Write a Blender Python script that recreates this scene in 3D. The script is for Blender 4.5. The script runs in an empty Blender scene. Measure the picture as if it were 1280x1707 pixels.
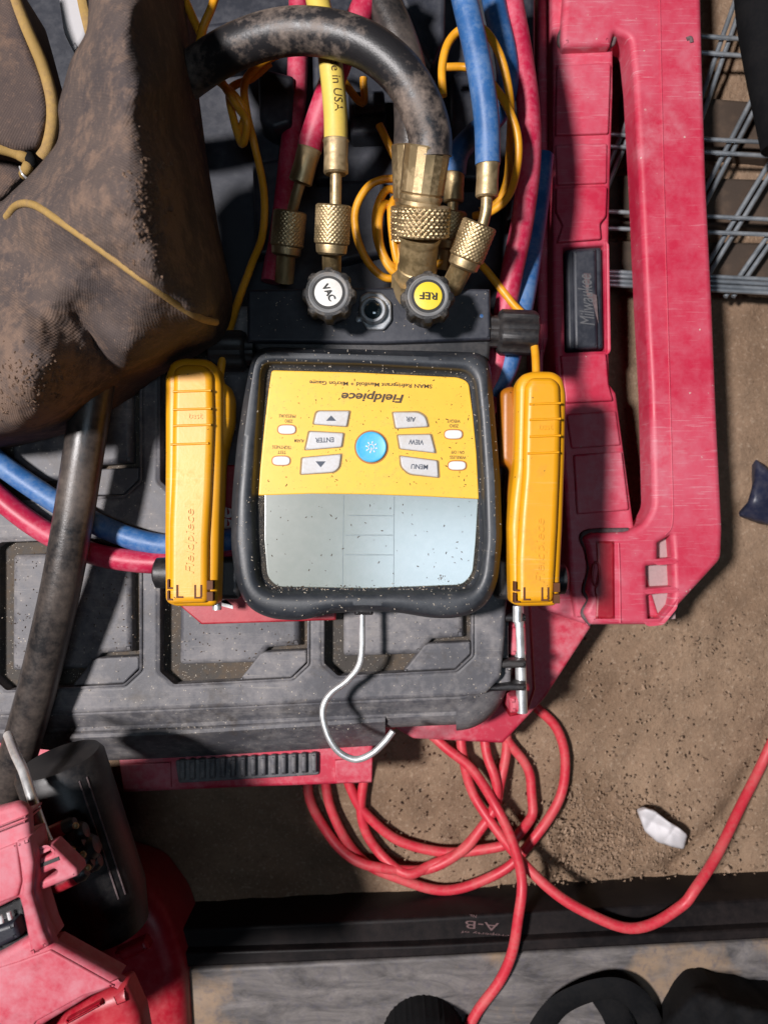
import bpy, bmesh, math, random
import numpy as np
from mathutils import Vector, Matrix
from mathutils.geometry import delaunay_2d_cdt
random.seed(7); rng = np.random.default_rng(7)
scene = bpy.context.scene
COL = scene.collection
# ------------------------------------------------------------------ camera, light, exposure
CAM_H = 0.78; FPX = 1314.0
cam = bpy.data.cameras.new('camera'); cam_o = bpy.data.objects.new('camera', cam); COL.objects.link(cam_o)
cam_o.location = (0, 0, CAM_H); cam_o.rotation_euler = (0, 0, 0)
cam.sensor_fit = 'VERTICAL'; cam.sensor_height = 36; cam.lens = FPX/1707*36
cam.clip_start = .01; cam.clip_end = 50
cam.dof.use_dof = True; cam.dof.focus_distance = .56; cam.dof.aperture_fstop = 8
scene.camera = cam_o
world = bpy.data.worlds.new('World'); scene.world = world; world.use_nodes = True
world.node_tree.nodes['Background'].inputs[0].default_value = (.55, .6, .75, 1)
world.node_tree.nodes['Background'].inputs[1].default_value = .002
def lamp(name, kind, loc, power, color, size):
    l = bpy.data.lights.new(name, kind); l.energy = power; l.color = color
    o = bpy.data.objects.new(name, l); COL.objects.link(o); o.location = loc
    if kind == 'POINT': l.shadow_soft_size = size
    else: l.shape = 'RECTANGLE'; l.size, l.size_y = size
    return o
lamp('work_light', 'POINT', (-1.30, .19, 2.75), 530, (1, .955, .95), .15)
lamp('ceiling_lamp', 'AREA', (.27, -.17, 2.25), 4.2, (.66, .83, 1), (.62, .36))
vs = scene.view_settings
vs.view_transform = 'Standard'; vs.look = 'None'; vs.gamma = 1; vs.exposure = 0.0; vs.use_curve_mapping = False

# ------------------------------------------------------------------ helpers
def mpp(z): return (CAM_H - z)/FPX
def W(px, py, z):
    s = mpp(z); return Vector(((px-640)*s, (853.5-py)*s, z))
def finish(name, me, mat, parent=None, angle=35):
    if mat is not None: me.materials.append(mat)
    me.polygons.foreach_set('use_smooth', [True]*len(me.polygons))
    me.set_sharp_from_angle(angle=math.radians(angle))
    o = bpy.data.objects.new(name, me); COL.objects.link(o)
    if parent is not None:
        o.parent = parent
        if parent.type == 'EMPTY': o.location = -parent.location
    return o
def mesh(name, verts, faces, mat, parent=None, angle=35):
    me = bpy.data.meshes.new(name)
    me.from_pydata([tuple(v) for v in verts], [], faces); me.validate(); me.update()
    bm = bmesh.new(); bm.from_mesh(me); bmesh.ops.recalc_face_normals(bm, faces=bm.faces); bm.to_mesh(me); bm.free()
    return finish(name, me, mat, parent, angle)
def thing(name, base, label, cat, group=None):
    o = bpy.data.objects.new(name, None); COL.objects.link(o); o.location = base; o.empty_display_size = .02
    tag(o, label, cat, group); return o
def tag(o, label=None, cat=None, group=None, kind=None):
    if label: o['label'] = label
    if cat: o['category'] = cat
    if group: o['group'] = group
    if kind: o['kind'] = kind
    return o
def round_poly(pts, r, n=4):
    """round the corners of a px polygon"""
    out = []; N = len(pts)
    for i in range(N):
        a = np.array(pts[i-1][:2], float); b = np.array(pts[i][:2], float); c = np.array(pts[(i+1) % N][:2], float)
        rr = pts[i][2] if len(pts[i]) > 2 else r
        u = a-b; v = c-b; lu = np.linalg.norm(u); lv = np.linalg.norm(v)
        d = min(rr, lu*.45, lv*.45)
        if d < .3: out.append(tuple(b)); continue
        p = b+u/lu*d; q = b+v/lv*d
        for k in range(n+1):
            t = k/n; out.append(tuple((1-t)**2*p+2*t*(1-t)*b+t*t*q))
    return out
def area2(P):
    return sum(P[i-1][0]*P[i][1]-P[i][0]*P[i-1][1] for i in range(len(P)))
def inset(P, d):
    """inset a ccw world polygon by d (mitred)"""
    P = np.array([(p[0], p[1]) for p in P]); N = len(P)
    e = np.roll(P, -1, 0)-P; L = np.linalg.norm(e, axis=1, keepdims=True); L[L < 1e-9] = 1e-9; e = e/L
    n = np.stack([-e[:, 1], e[:, 0]], 1)
    n0 = np.roll(n, 1, 0); m = n+n0; k = np.maximum((m*n).sum(1, keepdims=True), .5)
    return P+m/k*d
def cap_tris(loops):
    vs_, faces = [], []
    for L in loops:
        faces.append(list(range(len(vs_), len(vs_)+len(L)))); vs_ += [Vector((p[0], p[1])) for p in L]
    r = delaunay_2d_cdt(vs_, [], faces, 1, 1e-7)
    def ccw(f):
        a, b, c = (r[0][i] for i in f[:3]); return list(f) if (b-a).cross(c-a) > 0 else list(f)[::-1]
    if len(loops) == 1: return r[0], [ccw(f) for f in r[2]], r[3]
    C = np.array([np.mean([r[0][i][:] for i in f], axis=0) for f in r[2]]); bad = np.zeros(len(C), bool)
    for L in loops[1:]: bad |= in_poly(C, [(p[0], p[1]) for p in L])
    seen = set(); out = []
    for f, b in zip(r[2], bad):
        k = tuple(sorted(f))
        if not b and k not in seen: seen.add(k); out.append(ccw(f))
    return r[0], out, r[3]
def plate(name, outline, z0, z1, mat, parent=None, r=.002, corner=0, holes=(), hcorner=None, steps=3, hz0=None, taper=0):
    """solid slab: px outline given at height z1, rounded top edge r, optional px holes"""
    V, F = [], []
    def loop_world(pts, c):
        P = round_poly(pts, c) if c else [p[:2] for p in pts]
        P = [W(x, y, z1) for x, y in P]; P = [(p.x, p.y) for p in P]
        if area2(P) < 0: P.reverse()
        return P
    caps = []; bots = []
    allL = [(loop_world(outline, corner), 1)]+[(loop_world(h, corner if hcorner is None else hcorner), -1) for h in holes]
    for P, sg in allL:
        rows = []
        base = inset(P, -taper*sg) if taper else np.array(P)
        rows.append((base, z0 if sg > 0 or hz0 is None else hz0)); rows.append((np.array(P), z1-r))
        for k in range(1, steps+1):
            a = math.pi/2*k/steps
            rows.append((inset(P, sg*r*(1-math.cos(a))), z1-r+r*math.sin(a)))
        rows.append((inset(P, sg*(r+min(.0004, r*.5))), z1))
        n = len(P); b0 = len(V)
        for R, z in rows: V += [(x, y, z) for x, y in R]
        for k in range(len(rows)-1):
            for i in range(n):
                j = (i+1) % n; q = [b0+k*n+i, b0+k*n+j, b0+(k+1)*n+j, b0+(k+1)*n+i]
                F.append(q if sg > 0 else q[::-1])
        caps.append((rows[-1][0], b0+(len(rows)-1)*n)); bots.append(b0)
    cv, cf, org = cap_tris([c[0] for c in caps]); gi = []
    for L, b0 in caps: gi += list(range(b0, b0+len(L)))
    mp = []
    for v, o in zip(cv, org):
        if o: mp.append(gi[o[0]])
        else: mp.append(len(V)); V.append((v.x, v.y, z1))
    for f in cf:
        t = [mp[i] for i in f]
        if len(set(t)) == len(t): F.append(t)
    me = bpy.data.meshes.new(name); me.from_pydata([tuple(v) for v in V], [], F); me.validate(); me.update()
    return finish(name, me, mat, parent)
def catmull(P, n=10):
    P = [np.array(p, float) for p in P]; P = [2*P[0]-P[1]]+P+[2*P[-1]-P[-2]]; out = []
    for i in range(1, len(P)-2):
        a, b, c, d = P[i-1:i+3]
        for k in range(n):
            t = k/n
            out.append(.5*((2*b)+(-a+c)*t+(2*a-5*b+4*c-d)*t*t+(-a+3*b-3*c+d)*t**3))
    out.append(P[-2]); return out
def frames(path):
    T = []; n = len(path)
    for i in range(n):
        t = Vector(path[min(i+1, n-1)])-Vector(path[max(i-1, 0)]); T.append(t.normalized())
    u = T[0].orthogonal().normalized(); up = Vector((0, 0, 1))
    if abs(T[0].dot(up)) < .95: u = (up-T[0]*up.dot(T[0])).normalized()
    out = []
    for t in T:
        u = (u-t*u.dot(t)).normalized(); out.append((t, u, t.cross(u)))
    return out
def tube_path(pts, n=10): return [Vector(p) for p in catmull([tuple(W(*p)) for p in pts], n)]
def tube(name, path, r, mat, parent=None, seg=16, flat=1.0, rfun=None):
    fr = frames(path); V, F = [], []
    for i, (p, (t, u, v)) in enumerate(zip(path, fr)):
        rr = r if rfun is None else r*rfun(i/(len(path)-1))
        for k in range(seg):
            a = 2*math.pi*k/seg; V.append(p+u*(math.cos(a)*rr*flat)+v*(math.sin(a)*rr))
    for i in range(len(path)-1):
        for k in range(seg):
            j = (k+1) % seg; F.append([i*seg+k, i*seg+j, (i+1)*seg+j, (i+1)*seg+k])
    F.append(list(range(seg))[::-1]); F.append([(len(path)-1)*seg+k for k in range(seg)])
    return mesh(name, V, F, mat, parent, 50)
def lathe(name, p0, p1, prof, mat, parent=None, seg=36, close=True, lob=None, angle=35):
    """profile [(t,r)] along p0->p1; t is metres from p0"""
    p0 = Vector(p0); t = (Vector(p1)-p0).normalized(); u = t.orthogonal().normalized(); v = t.cross(u); V, F = [], []
    for (s, r) in prof:
        for k in range(seg):
            a = 2*math.pi*k/seg; rr = r*(lob(a, s) if lob else 1)
            V.append(p0+t*s+u*(math.cos(a)*rr)+v*(math.sin(a)*rr))
    n = len(prof)
    for i in range(n-1):
        for k in range(seg):
            j = (k+1) % seg; F.append([i*seg+k, i*seg+j, (i+1)*seg+j, (i+1)*seg+k])
    if close:
        F.append(list(range(seg))[::-1]); F.append([(n-1)*seg+k for k in range(seg)])
    return mesh(name, V, F, mat, parent, angle)
def knurl(name, p0, p1, r, mat, parent=None, N=26, amp=.0007, open_top=None, seg_mul=5, tip=.82):
    L = (Vector(p1)-Vector(p0)).length; rows = max(10, int(L/.0006)); seg = N*seg_mul
    pitch = 2*math.pi*r/N
    prof = []
    def tri(x): x = x-math.floor(x); return abs(2*x-1)
    if open_top: prof += [(open_top, r*.55), (.0004, r*.66), (0, r*.74), (0, r*.9)]
    else: prof += [(0, r*tip)]
    n0 = len(prof)
    prof += [(.001+(L-.002)*i/rows, r) for i in range(rows+1)]+[(L, r*.9), (L, r*.5)]
    lo, hi = .0009, L-.0009
    def lob(a, s):
        if s < lo or s > hi: return 1
        x = a/(2*math.pi)*N; y = s/pitch*.9
        h = min(tri(x+y), tri(x-y))
        return 1-(amp/r)*(1-h)**1.5*1.6+amp/r*.3
    return lathe(name, p0, p1, prof, mat, parent, seg=seg, lob=lob, angle=60)
def text_verts(body, shear=0, bold=0.0, extrude=0.0, spacing=1.0, res=3):
    c = bpy.data.curves.new('t', 'FONT'); c.body = body; c.size = 1; c.shear = shear; c.offset = bold; c.extrude = extrude
    c.resolution_u = res; c.space_character = spacing
    o = bpy.data.objects.new('t', c); me = o.to_mesh()
    V = np.array([v.co[:] for v in me.vertices]); F = [list(p.vertices) for p in me.polygons]
    o.to_mesh_clear(); bpy.data.objects.remove(o); bpy.data.curves.remove(c)
    mn, mx = V.min(0), V.max(0); V = V-(mn+mx)/2; V[:, 2] += (mx[2]-mn[2])/2
    return V, F, mx-mn
def text(name, body, cx, cy, w, z, rot, mat, parent, h=None, thick=.0003, **k):
    V, F, d = text_verts(body, extrude=.5, **k); s = mpp(z); sx = w*s/d[0]; sy = sx if h is None else h*s/d[1]
    a = math.radians(rot); c = W(cx, cy, z); out = []
    for x, y, zz in V:
        x, y = x*sx, y*sy; out.append((c.x+x*math.cos(a)-y*math.sin(a), c.y+x*math.sin(a)+y*math.cos(a), z+zz*thick))
    return mesh(name, out, F, mat, parent)
def rbf(ctrl):
    P = np.array([c[:2] for c in ctrl], float)/100; z = np.array([c[2] for c in ctrl], float); n = len(P)
    def phi(d): return np.where(d > 1e-9, d*d*np.log(np.maximum(d, 1e-9)), 0)
    K = phi(np.linalg.norm(P[:, None]-P[None], axis=2))+np.eye(n)*.0015; Q = np.c_[np.ones(n), P]
    A = np.block([[K, Q], [Q.T, np.zeros((3, 3))]]); w = np.linalg.solve(A, np.r_[z, 0, 0, 0])
    def f(X):
        X = np.asarray(X, float)/100
        return phi(np.linalg.norm(X[:, None]-P[None], axis=2))@w[:n]+np.c_[np.ones(len(X)), X]@w[n:]
    return f
def in_poly(X, P):
    X = np.asarray(X, float); P = np.asarray(P, float); c = np.zeros(len(X), bool)
    for i in range(len(P)):
        a, b = P[i-1], P[i]
        m = ((a[1] > X[:, 1]) != (b[1] > X[:, 1])); dy = (b[1]-a[1]) or 1e-9
        c ^= m & (X[:, 0] < (b[0]-a[0])*(X[:, 1]-a[1])/dy+a[0])
    return c
def edge_dist(X, P):
    X = np.asarray(X, float); P = np.asarray(P, float); best = np.full(len(X), 1e9)
    for i in range(len(P)):
        a, b = P[i-1], P[i]; ab = b-a; t = np.clip(((X-a)@ab)/max(ab@ab, 1e-9), 0, 1)
        best = np.minimum(best, np.linalg.norm(X-(a+t[:, None]*ab), axis=1))
    return best
def pillow(name, outline, ctrl, mat, parent=None, step=9, roll=22, roll_h=.018, skirt=.05, tuck=.004, noise=0, smooth=14, extra=None):
    """draped cloth: surface through control heights, rounded rim, skirt below"""
    O = [tuple(p) for p in outline]; R = []
    for p in round_poly(O, smooth, 3): R.append(p)
    B = []
    for i in range(len(R)):
        a, b = np.array(R[i-1]), np.array(R[i]); n = max(1, int(np.linalg.norm(b-a)/step))
        B += [tuple(a+(b-a)*k/n) for k in range(n)]
    xs = np.array(B); x0, y0 = xs.min(0); x1, y1 = xs.max(0)
    gx, gy = np.meshgrid(np.arange(x0, x1, step), np.arange(y0, y1, step)); gx = gx+(np.arange(gx.shape[0]) % 2)[:, None]*step/2
    G = np.c_[gx.ravel(), gy.ravel()]; G = G+rng.uniform(-.2, .2, G.shape)*step
    G = G[in_poly(G, B)]; G = G[edge_dist(G, B) > step*.5]
    nb = len(B)
    r = delaunay_2d_cdt([Vector(p) for p in B]+[Vector(p) for p in G], [], [list(range(nb))], 1, 1e-4)
    X = np.array([(v.x, v.y) for v in r[0]]); F = [list(f) for f in r[2]]
    f = rbf(ctrl); z = f(X); d = edge_dist(X, B); q = np.clip(1-d/roll, 0, 1); z = z-roll_h*(1-np.sqrt(np.maximum(1-q*q, 0)))
    if extra is not None: z = z+extra(X)
    if noise:
        for k in range(5):
            fx, fy = rng.uniform(-1, 1, 2)*.05*(k+1); z = z+noise/(k+1)*np.sin(X[:, 0]*fx+X[:, 1]*fy+rng.uniform(0, 6))
    V = [W(x, y, zz) for (x, y), zz in zip(X, z)]
    ed = {}
    for fc in F:
        for i in range(len(fc)):
            e = (fc[i-1], fc[i]); k = tuple(sorted(e)); ed[k] = None if k in ed else e
    c = sum(V, Vector())/len(V); mp = {}
    for k, e in ed.items():
        if e is None: continue
        for i in e:
            if i not in mp:
                dv = (c-V[i]); dv.z = 0; mp[i] = len(V); V.append(V[i]+dv.normalized()*tuck+Vector((0, 0, -skirt)))
    for k, e in ed.items():
        if e is not None: F.append([e[1], e[0], mp[e[0]], mp[e[1]]])
    o = mesh(name, V, F, mat, parent, 80)
    return o, (lambda P: f(np.asarray(P, float)))
def recentre(o):
    me = o.data; n = len(me.vertices); co = np.empty(n*3); me.vertices.foreach_get('co', co); co = co.reshape(-1, 3)
    c = (co.min(0)+co.max(0))/2; c[2] = co[:, 2].min(); me.vertices.foreach_set('co', (co-c).ravel()); me.update(); o.location = Vector(c); return o
def chips(name, pts, size, mat, flat=.35, long=1.6, kind='stuff', lo=.4):
    """many small crumbs, one mesh"""
    V, F = [], []
    for p in pts:
        s = size*random.uniform(lo, 1)*.5; a = random.uniform(0, 6.28); l = random.uniform(.8, long); b = len(V)
        ca, sa = math.cos(a), math.sin(a)
        for (x, y, z) in ((-l, -.6, 0), (l*.8, -.7, 0), (l, .5, 0), (-.7*l, .8, 0), (-.5*l, -.2, 1), (.6*l, .1, .8)):
            x *= s*random.uniform(.7, 1.2); y *= s*random.uniform(.7, 1.2)
            V.append((p[0]+x*ca-y*sa, p[1]+x*sa+y*ca, p[2]+z*s*flat*2))
        F += [[b, b+1, b+5, b+4], [b+1, b+2, b+5], [b+2, b+3, b+4, b+5], [b+3, b, b+4]]
    o = mesh(name, V, F, mat); o['kind'] = kind; return o

# ------------------------------------------------------------------ materials
def new_mat(name):
    m = bpy.data.materials.new(name); m.use_nodes = True; nt = m.node_tree
    return m, nt, nt.nodes['Principled BSDF']
def nd(nt, t, **k):
    n = nt.nodes.new(t)
    for a, b in k.items(): setattr(n, a, b)
    return n
def noise(nt, co, scale, detail=6, rough=.6, dist=0):
    n = nd(nt, 'ShaderNodeTexNoise'); n.inputs['Scale'].default_value = scale; n.inputs['Detail'].default_value = detail
    n.inputs['Roughness'].default_value = rough; n.inputs['Distortion'].default_value = dist
    nt.links.new(co, n.inputs['Vector']); return n.outputs['Fac']
def ramp(nt, fac, a, b, c0=(0, 0, 0, 1), c1=(1, 1, 1, 1)):
    r = nd(nt, 'ShaderNodeValToRGB'); e = r.color_ramp.elements
    e[0].position = a; e[1].position = b; e[0].color = c0; e[1].color = c1; nt.links.new(fac, r.inputs[0]); return r.outputs[0]
def mix(nt, fac, a, b, mode='MIX'):
    n = nd(nt, 'ShaderNodeMix', data_type='RGBA', blend_type=mode)
    for s, v in ((n.inputs['Factor'], fac), (n.inputs['A'], a), (n.inputs['B'], b)):
        if isinstance(v, (int, float)): s.default_value = v
        elif isinstance(v, tuple): s.default_value = v if len(v) == 4 else (*v, 1)
        else: nt.links.new(v, s)
    return n.outputs['Result']
def math_n(nt, op, a, b=None):
    n = nd(nt, 'ShaderNodeMath', operation=op)
    for i, v in enumerate((a, b)):
        if v is None: continue
        if isinstance(v, (int, float)): n.inputs[i].default_value = v
        else: nt.links.new(v, n.inputs[i])
    return n.outputs[0]
def coords(nt): return nd(nt, 'ShaderNodeTexCoord').outputs['Object']
def bump(nt, p, h, strength=.3, dist=.001):
    b = nd(nt, 'ShaderNodeBump'); b.inputs['Strength'].default_value = strength; b.inputs['Distance'].default_value = dist
    nt.links.new(h, b.inputs['Height']); nt.links.new(b.outputs[0], p.inputs['Normal'])
def dirty(name, base, dust=(.30, .25, .2), amt=.4, rough=.5, scale=60, metal=0, var=.25, speck=0, speck_col=(.45, .4, .33), bmp=.15, spec=.5, grime=None, g_amt=.5, contrast=.12, cover=.5, scratch=None, s_amt=.5):
    m, nt, p = new_mat(name); co = coords(nt)
    n1 = noise(nt, co, scale*.25, 5, .6); n2 = noise(nt, co, scale*2.2, 8, .7); n3 = noise(nt, co, scale*14, 3, .6)
    c = mix(nt, ramp(nt, n1, .3, .7), tuple(x*(1-var) for x in base), tuple(min(1, x*(1+var)) for x in base))
    k = math_n(nt, 'ADD', math_n(nt, 'MULTIPLY', n1, .55), math_n(nt, 'MULTIPLY', n2, .45))
    f = math_n(nt, 'MULTIPLY', ramp(nt, k, cover-contrast*.4, cover+contrast), amt)
    if grime is not None:
        n4 = noise(nt, co, scale*.6, 8, .75, .5); c = mix(nt, math_n(nt, 'MULTIPLY', ramp(nt, n4, .52, .68), g_amt), c, grime)
    c = mix(nt, f, c, dust)
    if scratch is not None:
        for rot, st, sc_ in ((.25, 22, 30), (1.35, 30, 26), (-.7, 26, 34)):
            mp = nd(nt, 'ShaderNodeMapping'); mp.inputs['Rotation'].default_value = (0, 0, rot); mp.inputs['Scale'].default_value = (1, st, 1); nt.links.new(co, mp.inputs[0])
            sn = noise(nt, mp.outputs[0], sc_, 2, .5); c = mix(nt, math_n(nt, 'MULTIPLY', math_n(nt, 'MULTIPLY', ramp(nt, sn, .66, .70), ramp(nt, n1, .42, .6)), s_amt), c, scratch)
        wn = noise(nt, co, 9, 4, .6, .8); c = mix(nt, math_n(nt, 'MULTIPLY', math_n(nt, 'MULTIPLY', ramp(nt, wn, .52, .72), ramp(nt, n2, .35, .65)), s_amt), c, scratch)
    if speck:
        v = nd(nt, 'ShaderNodeTexVoronoi'); v.inputs['Scale'].default_value = scale*6; v.inputs['Randomness'].default_value = 1; nt.links.new(co, v.inputs['Vector'])
        sp = math_n(nt, 'MULTIPLY', math_n(nt, 'LESS_THAN', v.outputs['Distance'], .16), math_n(nt, 'GREATER_THAN', n2, .62-speck*.3))
        c = mix(nt, sp, c, speck_col)
    nt.links.new(c, p.inputs['Base Color']); p.inputs['Metallic'].default_value = metal; p.inputs['Specular IOR Level'].default_value = spec
    rr = nd(nt, 'ShaderNodeMapRange'); rr.inputs[3].default_value = rough; rr.inputs[4].default_value = min(1, rough+.35)
    nt.links.new(f, rr.inputs[0]); nt.links.new(rr.outputs[0], p.inputs['Roughness'])
    if metal:
        mm = math_n(nt, 'MULTIPLY', math_n(nt, 'SUBTRACT', 1, f), metal); nt.links.new(mm, p.inputs['Metallic'])
    h = math_n(nt, 'ADD', n2, math_n(nt, 'MULTIPLY', n3, .6)); bump(nt, p, h, bmp, .0006)
    return m
def plain(name, col, rough=.5, metal=0, emit=None):
    m, nt, p = new_mat(name); co = coords(nt); n = noise(nt, co, 300, 3)
    c = mix(nt, n, tuple(x*.8 for x in col), tuple(min(1, x*1.2) for x in col)); nt.links.new(c, p.inputs['Base Color'])
    p.inputs['Roughness'].default_value = rough; p.inputs['Metallic'].default_value = metal
    return m
M = {}
M['lid'] = dirty('black_lid_plastic', (.088, .087, .098), (.30, .28, .275), .62, .55, 55, speck=.25, grime=(.055, .04, .026), g_amt=.6, scratch=(.34, .31, .28), s_amt=.35, bmp=.25)
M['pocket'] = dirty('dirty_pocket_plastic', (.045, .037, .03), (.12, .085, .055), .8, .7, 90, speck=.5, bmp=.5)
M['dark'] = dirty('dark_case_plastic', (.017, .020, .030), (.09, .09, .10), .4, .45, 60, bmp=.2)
M['boot'] = dirty('rubber_boot', (.026, .030, .037), (.12, .12, .12), .22, .42, 90, speck=.1, bmp=.12)
M['bezel'] = dirty('bezel_grime', (.012, .011, .010), (.10, .08, .055), .8, .75, 220, speck=.6, bmp=.8, cover=.53)
M['black'] = dirty('black_plastic', (.013, .013, .015), (.10, .085, .075), .3, .42, 120, bmp=.2)
M['knob'] = dirty('worn_knob_plastic', (.02, .02, .021), (.26, .22, .18), .55, .5, 200, bmp=.5, cover=.54)
M['panel'] = dirty('yellow_face', (.86, .49, .042), (.46, .26, .06), .42, .38, 110, var=.07, speck=.28, speck_col=(.16, .08, .02), bmp=.05, cover=.56)
M['clamp'] = dirty('yellow_clamp_plastic', (.77, .345, .008), (.40, .19, .035), .6, .40, 40, scratch=(.82, .55, .22), s_amt=.3, var=.10, speck=.1, speck_col=(.12, .05, .01), bmp=.12, cover=.56)
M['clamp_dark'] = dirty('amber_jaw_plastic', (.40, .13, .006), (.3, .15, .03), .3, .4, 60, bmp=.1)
M['red'] = dirty('dusty_red_plastic', (.54, .020, .060), (.58, .17, .23), .72, .42, 30, scratch=(.64, .34, .38), s_amt=.42, var=.14, speck=.05, speck_col=(.6, .4, .36), bmp=.12, cover=.50, contrast=.22)
M['red_base'] = dirty('red_base_plastic', (.50, .022, .055), (.58, .26, .29), .6, .5, 60, var=.15, bmp=.15)
M['red_pink'] = dirty('scuffed_red_plastic', (.46, .045, .075), (.50, .20, .235), .8, .5, 45, var=.2, bmp=.15, cover=.46, grime=(.16, .03, .035), g_amt=.4)
M['red_deep'] = dirty('deep_red_plastic', (.33, .005, .018), (.5, .12, .12), .35, .38, 60, bmp=.1)
M['red_hose'] = dirty('red_hose_rubber', (.46, .012, .055), (.55, .2, .25), .45, .42, 130, bmp=.2)
M['blue_hose'] = dirty('blue_hose_rubber', (.028, .12, .33), (.22, .30, .42), .5, .42, 130, bmp=.2)
M['yellow_hose'] = dirty('yellow_hose_rubber', (.72, .53, .10), (.50, .32, .10), .35, .42, 120, var=.1, bmp=.15)
M['black_hose'] = dirty('muddy_black_hose', (.020, .019, .021), (.34, .26, .21), .85, .40, 50, bmp=.35, contrast=.13, cover=.505)
M['black_hose2'] = dirty('dusty_black_hose', (.020, .019, .020), (.24, .185, .15), .6, .30, 60, bmp=.3, contrast=.25, cover=.50)
M['cable'] = dirty('orange_cable', (.78, .34, .012), (.42, .22, .06), .4, .38, 150, bmp=.1)
M['cord'] = dirty('red_cord_jacket', (.60, .030, .052), (.50, .16, .14), .5, .45, 120, var=.12, bmp=.12)
M['brass'] = dirty('worn_brass', (.47, .35, .19), (.27, .195, .115), .7, .42, 140, metal=.85, bmp=.15, cover=.54)
M['brass_dull'] = dirty('dull_brass', (.44, .32, .16), (.26, .19, .11), .6, .42, 160, metal=.8, bmp=.2, cover=.52)
M['steel'] = dirty('bright_steel', (.80, .80, .80), (.5, .48, .45), .25, .33, 200, metal=.75, bmp=.05)
M['steel_dull'] = dirty('dull_steel', (.42, .44, .46), (.3, .28, .25), .5, .4, 200, metal=.7, bmp=.15)
M['wire'] = dirty('galvanised_wire', (.38, .42, .46), (.28, .24, .2), .4, .38, 100, metal=.7, bmp=.1)
M['white'] = dirty('white_print', (.75, .75, .75), (.5, .47, .42), .3, .5, 200, var=.05)
M['button'] = dirty('grey_button', (.56, .56, .57), (.40, .34, .26), .4, .45, 260, var=.05, bmp=.05)
M['power'] = dirty('blue_button', (.06, .45, .80), (.3, .5, .55), .25, .4, 200, var=.06, bmp=.05)
M['ink'] = plain('brown_print', (.06, .035, .012), .6)
M['ink_grey'] = plain('grey_print', (.055, .07, .10), .6)
M['ink_black'] = plain('black_print', (.02, .02, .02), .6)
M['white_disc'] = dirty('white_label', (.74, .73, .70), (.45, .4, .33), .3, .4, 260, var=.04)
M['yellow_disc'] = dirty('yellow_label', (.85, .62, .04), (.5, .35, .1), .3, .4, 260, var=.04)
M['grey_ring'] = dirty('grey_ring', (.22, .225, .23), (.2, .16, .12), .6, .4, 260)
M['piping'] = dirty('yellow_piping', (.36, .225, .065), (.22, .14, .075), .75, .8, 130, bmp=.5)
M['paper'] = dirty('white_paper', (.68, .66, .68), (.5, .45, .42), .25, .7, 60, var=.05)
M['strap'] = dirty('black_webbing', (.004, .0043, .0055), (.016, .014, .013), .4, .85, 150, bmp=.5, spec=.2)
M['tan_wood'] = dirty('stained_wood', (.06, .04, .028), (.13, .085, .055), .6, .8, 40, bmp=.5)
M['shred'] = dirty('blue_black_film', (.02, .024, .05), (.10, .09, .10), .4, .35, 90)
M['fleck'] = dirty('pale_fleck', (.50, .44, .36), (.3, .22, .15), .5, .8, 300, var=.4)
M['fleck_dark'] = dirty('dark_fleck', (.06, .035, .018), (.12, .07, .03), .5, .8, 300, var=.4)
M['pebble'] = dirty('pebble', (.29, .195, .13), (.42, .31, .22), .5, .9, 300, var=.4)
M['soil'] = dirty('dry_soil', (.17, .105, .07), (.24, .16, .11), .5, .95, 300, var=.3)
M['beam'] = dirty('black_painted_steel', (.006, .0045, .005), (.03, .02, .018), .4, .55, 50, bmp=.2, spec=.25)
M['etch'] = plain('etched_grey', (.10, .10, .105), .6)
M['sheet'] = dirty('white_sheet', (.45, .44, .45), (.4, .36, .33), .25, .6, 60, var=.05)
M['faint'] = plain('faint_print', (.13, .075, .075), .7)
# LCD glass: grey-green panel under a glossy, slightly dusty coat
m, nt, p = new_mat('lcd_glass'); co = coords(nt)
c = mix(nt, ramp(nt, noise(nt, co, 120, 6), .4, .75), (.155, .185, .155), (.185, .21, .18)); nt.links.new(c, p.inputs['Base Color'])
p.inputs['Roughness'].default_value = .5; p.inputs['Coat Weight'].default_value = 1; p.inputs['Coat IOR'].default_value = 2.5
p.inputs['Coat Roughness'].default_value = .21; M['lcd'] = m
# sight glass
m, nt, p = new_mat('sight_glass'); p.inputs['Base Color'].default_value = (.03, .05, .06, 1); p.inputs['Roughness'].default_value = .06; p.inputs['Coat Weight'].default_value = 1; M['sight'] = m
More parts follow.
